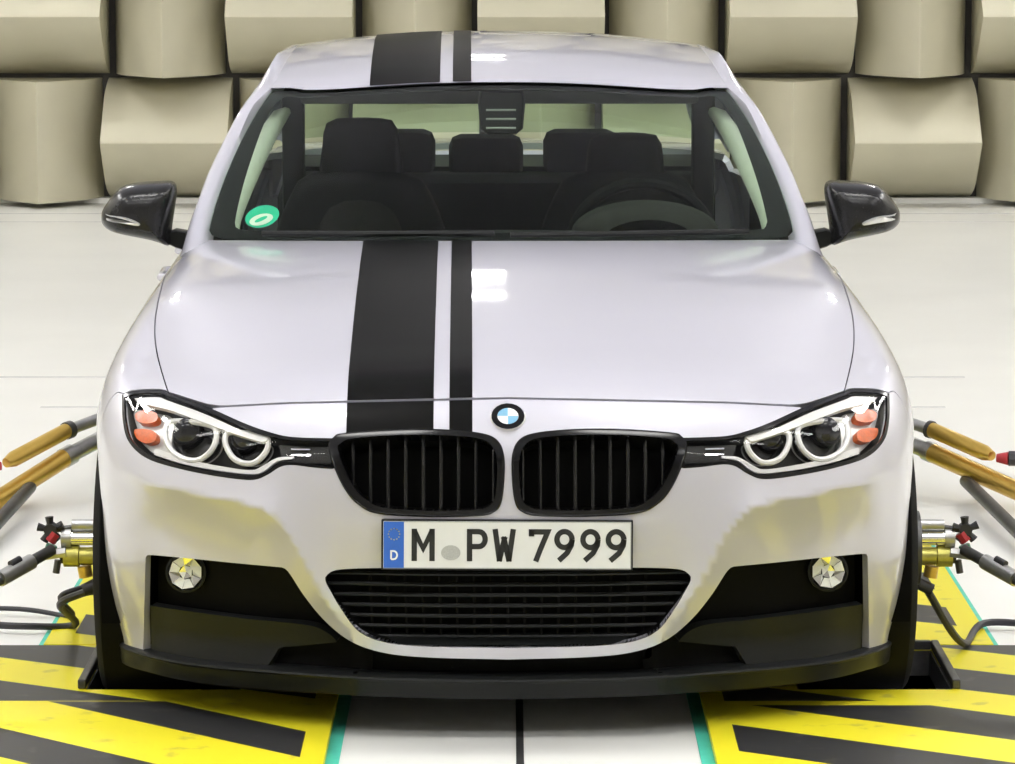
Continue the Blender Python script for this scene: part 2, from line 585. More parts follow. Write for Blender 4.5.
def to_wrap(p):
    return np.stack([np.arctan2(p[:, 0], AX_Y - p[:, 1]) * KP, p[:, 2]], 1)
def from_wrap(q):
    return cyl(q[:, 0] / KP, q[:, 1])
def from_top(q):
    D = np.tile([0., 0., -1.], (len(q), 1))
    O = np.stack([q[:, 0], q[:, 1], np.full(len(q), 1.4)], 1)
    p, ok = root(O, D, 0, 1.2, 90)
    return p
FX, FZ, KS = .45, .45, .45
def to_side(p):
    return np.stack([p[:, 1], np.arctan2(p[:, 2] - FZ, np.abs(p[:, 0]) - FX) * KS], 1)
def from_side(q):
    """flank seen about a lengthwise axis; left flank, x < 0"""
    a = q[:, 1] / KS
    D = np.stack([-np.cos(a), np.zeros_like(a), np.sin(a)], 1)
    O = np.stack([np.full(len(q), -FX), q[:, 0], np.full(len(q), FZ)], 1)
    p, ok = root(O + D * 1.0, -D, 0, 1.0, 100)
    return p
def side_x(y, z):
    y = np.asarray(y, float); z = np.asarray(z, float)
    O = np.stack([np.full(len(y), -1.2), y, z], 1)
    D = np.tile([1., 0., 0.], (len(y), 1))
    p, ok = root(O, D, 0, 1.1, 120)
    return p
# the sweep line that runs under the lamp and down beside the lower intake
_r = spline([(112, 455), (121, 470), (167, 486), (218, 497), (256, 506), (277, 518), (292, 539), (306, 566), (330, 608), (352, 634)], 5)
_p = cast(_r)
RIDGE = np.stack([np.abs(_p[:, 0]), _p[:, 2]], 1)
RIDGE = RIDGE[np.argsort(-RIDGE[:, 0])]

def skin(name, outer, holes, conv, step, material, parent, off=0.0, lip=None, thick=.02, lipmat=None):
    """panel on the body surface: domain outline -> mesh, with turned-in edges"""
    V, T = cdt(outer, holes, step)
    P = conv(V)
    N = grad(P)
    # wind the faces outwards
    fn = np.cross(P[T[:, 1]] - P[T[:, 0]], P[T[:, 2]] - P[T[:, 0]])
    flip = (fn * N[T[:, 0]]).sum(1) < 0
    T[flip] = T[flip][:, ::-1]
    P = P + N * off
    vs, ns, fs = list(P), list(N), [tuple(t) for t in T]
    if thick:
        cnt = {}
        for t in T:
            for i in range(3):
                e = (t[i], t[(i + 1) % 3])
                cnt[e] = cnt.get(e, 0) + 1
        for (a, b) in list(cnt):
            if (b, a) in cnt: continue
            e = P[b] - P[a]
            n = np.cross(e, N[a]); l = np.linalg.norm(n)
            n = n / l if l > 1e-12 else N[a]
            o = len(vs)
            vs += [P[a], P[b], P[b] - N[b] * thick, P[a] - N[a] * thick]
            ns += [n] * 4
            fs.append((o + 3, o + 2, o + 1, o))
    return mesh_obj(name, vs, fs, material, parent, True, normals=ns)

def px_patch(name, outline, material, parent, off=0.0, step=4.0, holes=(), thick=.0):
    """a patch over a pixel outline, laid on the body surface and set off along its normal"""
    return skin(name, resample(outline, step * .7, True), [resample(h, step * .7, True) for h in holes], cast, step, material, parent, off, thick=thick)

def px_tube(name, line, r, material, parent, off=0.0, closed=False, n=8):
    L = resample(line, 2.0, closed)
    P = cast(L); N = grad(P)
    P = P + N * off
    pts = list(P)
    if closed: pts += [P[0], P[1]]
    return MB().tube(pts, r, n, cap=not closed).build(name, material, parent)

def wall_strip(name, outline, d0, d1, material, parent, step=3.0):
    L = resample(outline, step, True)
    P = cast(L); N = grad(P)
    n = len(L)
    v = list(P + N * d0) + list(P + N * d1)
    f = [(i, (i + 1) % n, n + (i + 1) % n, n + i) for i in range(n)]
    return mesh_obj(name, v, f, material, parent)
def puff(outline3, axis, layers, name, material, parent, centre=None):
    """loft of scaled copies of a 3D outline along an axis: layers = (shift, scale)"""
    O = np.asarray(outline3, float)
    c = O.mean(0) if centre is None else np.asarray(centre)
    ax = np.asarray(axis, float)
    n = len(O); v = []; f = []
    for s, k in layers:
        v += list(c + (O - c) * k + ax * s)
    for j in range(len(layers) - 1):
        for i in range(n):
            f.append((j * n + i, j * n + (i + 1) % n, (j + 1) * n + (i + 1) % n, (j + 1) * n + i))
    f.append(tuple(range(n))[::-1]); f.append(tuple((len(layers) - 1) * n + i for i in range(n)))
    o = mesh_obj(name, v, f, material, parent)
    auto_smooth(o, 0.9)
    return o
# ------------------------------------------------------------------ chamber
# stripe angle, phase, period and yellow share of each plate (front, wheel surround, rear strip)
PH = {-1: ((43, .253, .415, .58), (31, .05, .41, .5), (31, .14, .41, .5)), 1: ((33, .04, .40, .47), (31, .05, .41, .5), (31, .20, .41, .5))}
RX, RY0, RY1, RZ = 6.4, -10.5, 13.62, 5.2
PX0, PX1, PY0, PY1 = .62, .965, .53, .97          # front wheel opening (mirrored), floor plan
FC = .026                                          # centre line of the test bed
def grid_slab(xs, ys, z0, z1, skip=lambda x, y: False, border=lambda i, j: 0):
    mb = MB(); bd = []
    for i in range(len(xs) - 1):
        for j in range(len(ys) - 1):
            cx_, cy_ = (xs[i] + xs[i + 1]) / 2, (ys[j] + ys[j + 1]) / 2
            if skip(cx_, cy_): continue
            mb.box((xs[i], ys[j], z0), (xs[i + 1], ys[j + 1], z1))
            bd += [border(i, j)] * 6
    return mb, bd
WB = 2.81
def in_open(x, y, g=0.0):
    x = abs(x - FC)
    return PX0 - g < x < PX1 + g and (PY0 - g < y < PY1 + g or PY0 + WB - g < y < PY1 + WB + g)
mb, _ = grid_slab([-RX, FC - PX1, FC - PX0, FC + PX0, FC + PX1, RX], [RY0, PY0, PY1, PY0 + WB, PY1 + WB, RY1 + .2], -.05, 0, in_open)
floor = tag(mb.build('floor', 'floor', smooth=False), 'pale cream coated floor of the test chamber', kind='structure')
for s in (-1, 1):
    for y0 in (PY0, PY0 + WB):
        p = MB()
        xa, xb = sorted((FC + s * PX0, FC + s * PX1))
        ya, yb = y0 - .32, y0 + .76
        for a, b in (((xa - .07, ya, -1.1), (xa - .05, yb, -.05)), ((xb + .05, ya, -1.1), (xb + .07, yb, -.05)),
                     ((xa - .05, ya, -1.1), (xb + .05, ya + .02, -.05)), ((xa - .05, yb - .02, -1.1), (xb + .05, yb, -.05)), ((xa - .05, ya, -1.1), (xb + .05, yb, -1.08))):
            p.box(a, b)
        p.build('pit_lining', 'void', floor, smooth=False)
MB().box((FC - .008, RY0, .0), (FC + .008, RY1 - .5, .0015)).build('floor_joint', 'seam', floor, smooth=False)
for y, x0, x1 in ((12.35, -RX, RX), (12.85, -RX, RX), (6.0, -1.85, -1.40), (6.0, 1.44, 1.66), (5.2, -1.6, -1.36), (5.2, 1.36, 1.5)):
    MB().box((x0, y - .01, 0), (x1, y + .01, .001)).build('floor_line', 'mark', floor, smooth=False)

tag(MB().box((-RX - .2, RY1, 0), (RX + .2, RY1 + .2, RZ)).build('wall_back', 'wall', smooth=False), 'dark grey back wall behind the absorber wedges', kind='structure')
wall_back = bpy.data.objects['wall_back']
tag(MB().box((-RX - .2, RY0, 0), (-RX, RY1, RZ)).build('wall_left', 'wall_side', smooth=False), kind='structure')
tag(MB().box((RX, RY0, 0), (RX + .2, RY1, RZ)).build('wall_right', 'wall_side', smooth=False), kind='structure')
tag(MB().box((-RX, RY0 - .2, 0), (RX, RY0, RZ)).build('wall_front', 'wall_side', smooth=False), kind='structure')
tag(MB().box((-RX - .2, RY0 - .2, RZ), (RX + .2, RY1 + .2, RZ + .2)).build('ceiling', 'ceiling', smooth=False), kind='structure')
MB().box((-RX, RY1 - .10, 0), (RX, RY1, .03)).build('plinth', 'floor', wall_back, smooth=False)

# absorber wedges: square blocks, alternately ridged across and upright
WS, WD = .685, .54
def wedge_mesh():
    h = WS / 2 - .012
    bm = bmesh.new()
    y0, y1, y2 = 0, -.004, -WD
    half = [(h, 0), (h * .93, -.10), (h * .84, -.19), (h * .72, -.27)]
    prof = [(-a, b) for a, b in half] + [(0, y2)] + half[::-1]
    a = [bm.verts.new((-h, y, z)) for z, y in prof]
    b = [bm.verts.new((h, y, z)) for z, y in prof]
    n = len(prof)
    for i in range(n - 1):
        bm.faces.new((a[i], b[i], b[i + 1], a[i + 1]))
    bm.faces.new(a); bm.faces.new(b[::-1]); bm.faces.new((a[0], a[-1], b[-1], b[0]))
    bmesh.ops.recalc_face_normals(bm, faces=bm.faces[:])
    ridge = [e for e in bm.edges if all(abs(v.co.y - y2) < 1e-6 for v in e.verts)]
    bmesh.ops.bevel(bm, geom=ridge, offset=.02, segments=2, affect='EDGES', profile=.5)
    bmesh.ops.recalc_face_normals(bm, faces=bm.faces[:])
    for e in bm.edges:
        e.smooth = e.calc_face_angle(0) < .55 if len(e.link_faces) == 2 else False
    me = bpy.data.meshes.new('absorber_wedge')
    bm.to_mesh(me); bm.free()
    me.materials.append(M['wedge'])
    me.polygons.foreach_set('use_smooth', [True] * len(me.polygons))
    return me
wm = wedge_mesh()
X0 = -2.215 - 6 * WS
for r in range(7):
    for c in range(19):
        o = bpy.data.objects.new('absorber_wedge', wm)
        COL.objects.link(o)
        o.parent = wall_back
        o.location = (X0 + (c + .5) * WS, RY1 - .001, .02 + (r + .5) * WS)
        up = (c + r) % 2 == 1
        o.rotation_euler = (0, math.pi / 2 if up else 0, 0)
        o.scale = (1, 1, .92) if up else (1.045, 1, 1)

# ceiling luminaires: wide banks over the front of the bed, a pair of small ones further back, added fill rows along each side
def luminaire(x, y, hx, hy, label, group=None, face='lampface'):
    t = empty('ceiling_light', (x, y, RZ))
    tag(t, label, 'light', group)
    MB().box((-hx - .04, -hy - .04, -.06), (hx + .04, hy + .04, 0)).build('housing', 'silver', t, smooth=False)
    MB().box((-hx, -hy, -.068), (hx, hy, -.058)).build('diffuser', face, t, smooth=False)
ROW = {-5.0: 'behind the viewer', -1.9: 'just in front of the bonnet', .7: 'over the bonnet'}
for x, c in ((-4.4, 'far left'), (-1.5, 'left of centre'), (1.5, 'right of centre'), (4.4, 'far right')):
    for y in (-5.0, -1.9, .7):
        luminaire(x, y, .70, .18, 'wide white ceiling luminaire %s, %s' % (ROW[y], c), 'front ceiling luminaires')
for x, c in ((-5.4, 'far left'), (-3.0, 'left'), (-.18, 'central'), (3.0, 'right'), (5.4, 'far right')):
    for y in (11.35, 12.3):
        luminaire(x, y, .17 if c == 'central' else .10, .12, 'small bright ceiling luminaire by the wedge wall, %s pair, %s one' % (c, 'nearer' if y < 12 else 'farther'), 'rear ceiling luminaires', 'lampface' if c == 'central' else 'lampspot')
for x, c in ((-5.6, 'left'), (5.6, 'right')):  # unseen lamps added as fill to brighten the floor behind the car
    for y in (3.0, 5.8):
        luminaire(x, y, .26, 1.0, 'added narrow fill light along the %s edge of the ceiling, %s one' % (c, 'nearer' if y < 4 else 'farther'), 'added side fill lights')

# ------------------------------------------------------------------ hazard-striped cover plates around the wheel openings
def plate(name, xs, ys, label, skip=lambda x, y: False, phase=(31, 0, .41, .5), bx=(), by=(), z1=.008):
    mb, bd = grid_slab(xs, ys, .0005, z1, skip, lambda i, j: 1.0 if (i in bx or j in by) else 0.0)
    o = mb.build(name, 'hazard', smooth=False)
    at = o.data.attributes.new('border', 'FLOAT', 'FACE')
    at.data.foreach_set('value', bd)
    a, p, q, r = phase
    o['across_x'] = math.sin(math.radians(a)); o['across_y'] = math.cos(math.radians(a))
    o['phase'] = p; o['period'] = q; o['yellow_share'] = r
    tag(o, label, 'cover plate', 'hazard striped cover plates')
    return o
IN = .40
for s, side in ((-1, 'left'), (1, 'right')):
    q = 'passenger mirror side' if s < 0 else 'driver side'
    def X(*v):
        return sorted(FC + s * a for a in v)
    n_in = 'left' if s < 0 else 'right'
    i0 = lambda n: (n - 2,) if s < 0 else (0,)
    plate('cover_plate', X(IN, IN + .05, 1.9), [-4.0, .31, .35], 'yellow and black striped plate at the front %s corner of the floor' % n_in, bx=i0(3), by=((1,) if s > 0 else ()), phase=PH[s][0], z1=.02)
    plate('cover_plate', X(IN, IN + .05, PX0, PX1, 1.9), [.372, .41, PY0, PY1, 1.03], 'striped plate framing the %s front wheel opening' % n_in,
          skip=lambda x, y: in_open(x, y), bx=i0(5), by=(0,), phase=PH[s][1])
    plate('cover_plate', X(IN, IN + .05, PX0, PX1, 1.06, 1.12), [1.04, 1.09, PY0 + WB, PY1 + WB, 4.1], 'narrow striped plate running back beside the %s flank of the car' % n_in,
          skip=lambda x, y: in_open(x, y), bx=(0, 4), by=(0,), phase=PH[s][2])
    x0, x1 = sorted((FC + s * PX1, FC + s * (PX1 + .018)))
    fr = MB().box((x0, PY0, .009), (x1, PY1 + .016, .03), .003)
    xa, xb = sorted((FC + s * PX0, FC + s * PX1))
    fr.box((xa, PY1, .009), (xb, PY1 + .016, .03), .003)
    fr.box((xa + .0005, PY0, -.052), (xa + .004, PY1, .007)).box((xb - .004, PY0, -.052), (xb - .0005, PY1, .007)).box((xa + .004, PY1 - .004, -.052), (xb - .004, PY1 - .0005, .007))
    tag(fr.build('opening_frame', 'steel_dark', smooth=False), 'dark steel edge frame around the %s front wheel opening' % n_in, 'frame')
    # tape lines
    x0, x1 = sorted((FC + s * IN, FC + s * (IN - .028)))
    MB().box((x0, -4.0, 0), (x1, 4.1, .002)).build('tape_strip', 'teal', floor, smooth=False)
    x0, x1 = sorted((FC + s * 1.12, FC + s * 1.134))
    MB().box((x0, 1.04, 0), (x1, 4.1, .002)).build('tape_strip', 'teal', floor, smooth=False)
    # roller under each wheel
    for k, y0 in enumerate((.77, .77 + WB)):
        t = empty('dyno_roller', (FC + s * .792, y0, -SINK - .45))
        tag(t, 'dark steel roller under the %s %s wheel' % (n_in, ('front', 'rear')[k]), 'roller', 'test bed rollers')
        MB().lathe([(-.165, .05), (-.165, .435), (-.15, .45), (.15, .45), (.165, .435), (.165, .05)], (0, 0, 0), (1, 0, 0), 48).build('drum', 'roller', t)
        MB().tube([(-.18, 0, 0), (.18, 0, 0)], .05, 16).build('axle', 'steel_dark', t)

# ------------------------------------------------------------------ the car
car = empty('car', (CAR_X, 0, -SINK), YAW)
tag(car, 'silver white sedan with black bonnet stripes on the roller test bed, front to the viewer', 'car')
def sym(poly):
    """left half of an outline, centre to outside and back, in 3D -> closed with its mirror"""
    return poly
def mir(L):
    L = np.asarray(L); R = L.copy(); R[:, 0] *= -1
    return R[::-1]
AC_Y, AC_Z, AC_R = .77, .33, .368        # front wheel arch

# outlines, in pixels of the left half
HEAD = spline([(122, 395), (134, 391), (159, 390), (169, 393.5), (205, 406), (243.7, 423), (269, 432), (292, 437), (337, 438.5), (337, 438.5),
               (334, 469), (334, 469), (313, 467.5), (292, 465), (280, 467), (267, 475), (251, 480), (218, 476.5), (180, 469), (147, 458.5), (129, 442), (123, 421)], 6, True)
KID = spline([(330, 447), (335, 438), (345, 434.5), (395, 431), (443, 431), (480, 434.5), (496, 441), (502.5, 455), (503, 477), (500, 502), (493, 511), (478, 514.5), (432, 515.5), (380, 512.5), (360, 504), (347, 490), (336, 468)], 6, True)
INTAKE_L = spline([(508, 569), (440, 568.5), (383, 568), (340, 569.5), (328, 574), (325, 580), (331, 592), (341, 609), (358, 631), (383, 642), (424, 646.5), (508, 648)], 6)
BLACK_L = spline([(508, 659.5), (430, 657.5), (385, 653), (352, 642), (326, 622), (305, 597), (290, 574), (284, 567.5), (284, 567.5), (240, 563.5), (190, 558.5), (150, 555), (145.5, 557), (145.5, 557), (144.5, 600), (143, 660)], 6)

def cast_loop(px, step=3.0, closed=True):
    return cast(resample(px, step, closed))

# --- front bumper skin
head3 = cast_loop(HEAD); kid3 = cast_loop(KID)
int3 = cast_loop(INTAKE_L, 3.0, False); int3[0, 0] = int3[-1, 0] = 0
blk3 = cast_loop(BLACK_L, 3.0, False); blk3[0, 0] = 0
shut = cast(resample([(508, 399.2), (350, 402.7), (285, 404.2), (214, 408)], 4)); shut[0, 0] = 0
in_head = cast(spline([(206, 412), (170, 400), (140, 397), (123, 399)], 6))
P1 = cast([(121.5, 396)])[0]
SEAM_Y = .50
def on_side(ys, zs): return side_x(np.asarray(ys), np.asarray(zs))
z_s = AC_Z + math.sqrt(AC_R**2 - (AC_Y - SEAM_Y)**2)
seam = on_side(np.full(10, SEAM_Y), np.linspace(P1[2] + .004, z_s, 10))
top_run = on_side(np.linspace(P1[1], SEAM_Y, 6)[1:], np.full(5, P1[2] + .004))
a0 = math.atan2(z_s - AC_Z, AC_Y - SEAM_Y)
aa = np.linspace(a0, 0.02, 16)[1:]
arch = on_side(AC_Y - AC_R * np.cos(aa), AC_Z + AC_R * np.sin(aa))
down = on_side(np.linspace(.404, .43, 8), np.linspace(.32, .195, 8))
bot = cast(np.array([(124, 644), (142, 650.5)], float))
half = np.vstack([shut, in_head, top_run, seam[1:], arch, down, bot])
fin = np.array([[-.60, bot[-1][1], .10], [-.0, .03, .10]])
hw = to_wrap(half)
hw = np.vstack([hw, [[hw[-1][0] + .02, .12], [0, .12]]])
def closed_wrap(h):
    r = h.copy(); r[:, 0] *= -1
    q = np.vstack([h, r[::-1]])
    keep = [0]
    for i in range(1, len(q)):
        if np.linalg.norm(q[i] - q[keep[-1]]) > 1e-4: keep.append(i)
    return q[keep]
outer = resample(closed_wrap(hw), .010, True)
hl = resample(to_wrap(head3), .008, True); kl = resample(to_wrap(kid3), .008, True)
def mirw(q):
    r = q.copy(); r[:, 0] *= -1
    return r[::-1]
inw = resample(closed_wrap(to_wrap(int3)), .008, True)
bw = to_wrap(blk3)
bw = np.vstack([bw, [[bw[-1][0], .08], [0, .08]]])
bkw = resample(closed_wrap(bw), .008, True)
bumper = skin('front_bumper', outer, [hl, mirw(hl), kl, mirw(kl), inw, bkw], from_wrap, .0125, 'paint', car, thick=.018)
bumper['label'] = 'silver white front bumper with black lower openings'

# --- bonnet
HOODS = [(168.5, 391.5), (162.5, 372), (158.5, 357), (156, 342), (155.5, 326), (157, 311), (161, 292), (168, 270), (179, 253), (192, 243), (206, 240.5)]
hs = cast(spline(HOODS, 6))
hf = cast(resample([(508, 397), (350, 400.6), (285, 402.2), (222, 405.5), (208, 404), (190, 398.5), (168.5, 391.5)], 4)); hf[0, 0] = 0
hood_half = np.vstack([hf[:, :2], hs[1:, :2]])
cow_x = hood_half[-1][0]; cow_y = hood_half[-1][1]
def cowl_y(x): return 1.385 + (cow_y - 1.385) * (np.abs(x) / abs(cow_x)) ** 2
xr = np.linspace(cow_x, 0, 30)[1:]
hood_half = np.vstack([hood_half, np.stack([xr, cowl_y(xr)], 1)])
def closed_x(h):
    r = h.copy(); r[:, 0] *= -1
    q = np.vstack([h, r[::-1]])
    keep = [0]
    for i in range(1, len(q)):
        if np.linalg.norm(q[i] - q[keep[-1]]) > 1e-4: keep.append(i)
    return q[keep]
hood_poly = resample(closed_x(hood_half), .015, True)
hood = skin('bonnet', hood_poly, [], from_top, .025, 'paint', car, thick=.012)
# stripes as film pieces over bonnet, nose and roof
STR = [(-.337, -.155), (-.122, -.074)]
def front_y(x):  # bonnet front edge in plan
    k = np.argsort(hf[:, 0])
    return np.interp(x, hf[k, 0], hf[k, 1])
for a, b in STR:
    xs = np.linspace(a, b, 10)
    yl = np.linspace(front_y(a), cowl_y(a), 60)[1:-1]; yr_ = np.linspace(front_y(b), cowl_y(b), 60)[1:-1]
    q = np.vstack([np.stack([xs, front_y(xs) + .0005], 1), np.stack([np.full(58, b), yr_], 1), np.stack([xs[::-1], cowl_y(xs[::-1]) - .0005], 1), np.stack([np.full(58, a), yl[::-1]], 1)])
    skin('bonnet_stripe', q, [], from_top, .025, 'stripe', hood, off=.0014, thick=.001)
    # nose piece between the shut line and the grille
    sh = np.stack([shut[:, 0], shut[:, 2]], 1); k = np.argsort(sh[:, 0])
    kt = kid3[(kid3[:, 2] > .66)]; kk = np.argsort(kt[:, 0])
    top = np.interp(xs, sh[k, 0], sh[k, 1]) - .0006
    low = np.interp(xs, kt[kk, 0], kt[kk, 2]) + .002
    lowp = np.stack([xs, low], 1)
    def conv(q):
        D = np.tile([0., 1., 0.], (len(q), 1)); O = np.stack([q[:, 0], np.full(len(q), -.3), q[:, 1]], 1)
        return root(O, D, 0, .8, 120)[0]
    skin('nose_stripe', np.vstack([np.stack([xs, top], 1), [[b, .5 * (top[-1] + low[-1])]], lowp[::-1], [[a, .5 * (top[0] + low[0])]]]), [], conv, .014, 'stripe', bumper, off=.0014, thick=.001)

# --- wings (front fenders)
def nod(q, e=1e-4):
    keep = [0]
    for i in range(1, len(q)):
        if np.linalg.norm(q[i] - q[keep[-1]]) > e: keep.append(i)
    return np.asarray(q)[keep]
hsf = cast(spline([(p[0] - 1.3, p[1]) for p in HOODS], 6))
htop = cast(spline([(122, 393.5), (134, 389.8), (159, 388.8), (167, 391)], 4))
f_seam = on_side(np.full(8, SEAM_Y + .004), np.linspace(P1[2] + .002, z_s + .002, 8))
f_run = on_side(np.linspace(P1[1], SEAM_Y + .004, 6)[1:], np.full(5, P1[2] + .006))
ab = np.linspace(a0 + .01, math.pi - .15, 40)
f_arch = on_side(AC_Y - AC_R * np.cos(ab), AC_Z + AC_R * np.sin(ab))
F_END = 1.50
f_low = on_side(np.linspace(1.14, F_END, 8), np.linspace(.23, .22, 8))
f_rear = on_side(np.full(12, F_END), np.linspace(.24, .88, 12))
q = np.vstack([to_side(htop[::-1]), to_side(f_run), to_side(f_seam), to_side(f_arch), to_side(f_low), to_side(f_rear)])
tp = hsf[::-1]                                   # from cowl corner forward
tp_s = to_side(tp)
ends = [[F_END, tp_s[0][1] * .98]] if tp_s[0][0] > F_END else [[F_END, tp_s[0][1]]]
tp_s = tp_s[tp_s[:, 0] < F_END - .003]
q = np.vstack([q, [[F_END, tp_s[0][1]]], tp_s])
fender = skin('wing', resample(nod(q), .012, True), [], from_side, .018, 'paint', car, thick=.02)
mirror_obj(fender)

# --- doors, rear quarter, boot, tail
BELT = .935
def flank(name, y0, y1, cut=None, zt=BELT):
    zz = np.linspace(.22, zt, 20)
    parts = [to_side(on_side(np.full(20, y0), zz))[::-1], to_side(on_side(np.linspace(y0, y1, 12), np.full(12, .22))),
             to_side(on_side(np.full(20, y1), zz)), to_side(on_side(np.linspace(y1, y0, 20), np.full(20, zt)))]
    poly = resample(nod(np.vstack(parts)), .02, True)
    holes = []
    if cut:
        th = np.linspace(0, 2 * math.pi, 60, endpoint=False)
        c = np.stack([cut[0] + AC_R * np.cos(th), cut[1] + AC_R * np.sin(th)], 1)
        c = c[(c[:, 1] > .1)]
        h = to_side(on_side(c[:, 0], np.clip(c[:, 1], .12, 2)))
        holes = [h]
    return skin(name, poly, holes, from_side, .03, 'paint', car, thick=.02)
for nm, y0, y1, cut in (('door', F_END + .005, 2.56, None), ('rear_door', 2.565, 3.30, None), ('rear_quarter', 3.305, 4.42, (AC_Y + WB, AC_Z))):
    d = flank(nm, y0, y1, cut)
    if 'door' in nm:
        h = on_side([y1 - .26, y1 - .07], [.80, .805])
        hp = [h[0] + (.005, 0, 0), h[0] + (-.03, .03, 0), h[1] + (-.03, -.03, 0), h[1] + (.005, 0, 0)]
        MB().tube(hp, .011, 10).build('door_handle', 'paint', d)
    mirror_tree(d, car)
xs = np.linspace(-.72, .72, 20)
q = np.vstack([np.stack([xs, np.full(20, 4.12)], 1), np.stack([xs[::-1], np.full(20, 4.46)], 1)])
skin('boot_lid', resample(q, .03, True), [], from_top, .04, 'paint', car)
def from_back(q):
    D = np.stack([np.sin(q[:, 0]), np.cos(q[:, 0]), np.zeros(len(q))], 1)
    O = np.stack([np.zeros(len(q)), np.full(len(q), 3.7), q[:, 1]], 1)
    return root(O + D * 1.6, -D, 0, 1.5, 100)[0]
q = np.array([(-.86, .25), (.86, .25), (.86, .98), (-.86, .98)], float)
skin('rear_bumper', resample(q, .03, True), [], from_back, .04, 'paint', car)

# --- kidney grilles
def kidney():
    inner = spline([(c[0], c[1]) for c in ((338, 449), (342, 443.5), (352, 439.5), (395, 436), (443, 436), (478, 439), (491, 445.5), (496.5, 457), (497, 477), (494.5, 499), (488, 506.5), (475, 509.5), (432, 510.5), (384, 507.5), (367, 500), (354, 487), (344, 467))], 6, True)
    fr = px_patch('kidney_grille', KID, 'gloss_black', car, off=.004, step=3.0, holes=[inner], thick=.03)
    px_tube('frame_rim', KID, .0035, 'gloss_black', fr, off=.001, closed=True)
    px_patch('grille_backing', KID, 'void', fr, off=-.055, step=6)
    wall_strip('grille_surround', inner, .0, -.055, 'matte_black', fr)
    for k in range(9):
        x = 356 + k * 17.6 - 3
        xs_ = np.array([x, x])
        on = inner
        # top and bottom of the opening at this x
        seg = []
        for i in range(len(on)):
            p, q_ = on[i], on[(i + 1) % len(on)]
            if (p[0] - x) * (q_[0] - x) <= 0 and p[0] != q_[0]:
                seg.append(p[1] + (q_[1] - p[1]) * (x - p[0]) / (q_[0] - p[0]))
        y0, y1 = min(seg), max(seg)
        L = np.stack([np.full(8, x), np.linspace(y0, y1, 8)], 1)
        P = cast(L); N = grad(P)
        mb = MB()
        v = []
        for p, n in zip(P, N):
            n = np.array([0, n[1], n[2]]); n /= np.linalg.norm(n)
            for dx, dd in ((-.0035, -.006), (-.0045, -.028), (.0045, -.028), (.0035, -.006), (0, -.003)):
                v.append(p + np.array([dx, 0, 0]) + n * dd)
        f = []
        for i in range(7):
            for j in range(5):
                f.append((i * 5 + j, i * 5 + (j + 1) % 5, (i + 1) * 5 + (j + 1) % 5, (i + 1) * 5 + j))
        f += [(4, 3, 2, 1, 0), (35, 36, 37, 38, 39)]
        mb.add(v, f).build('slat', 'gloss_black', fr)
    return fr
kd = kidney()
mirror_tree(kd, car)

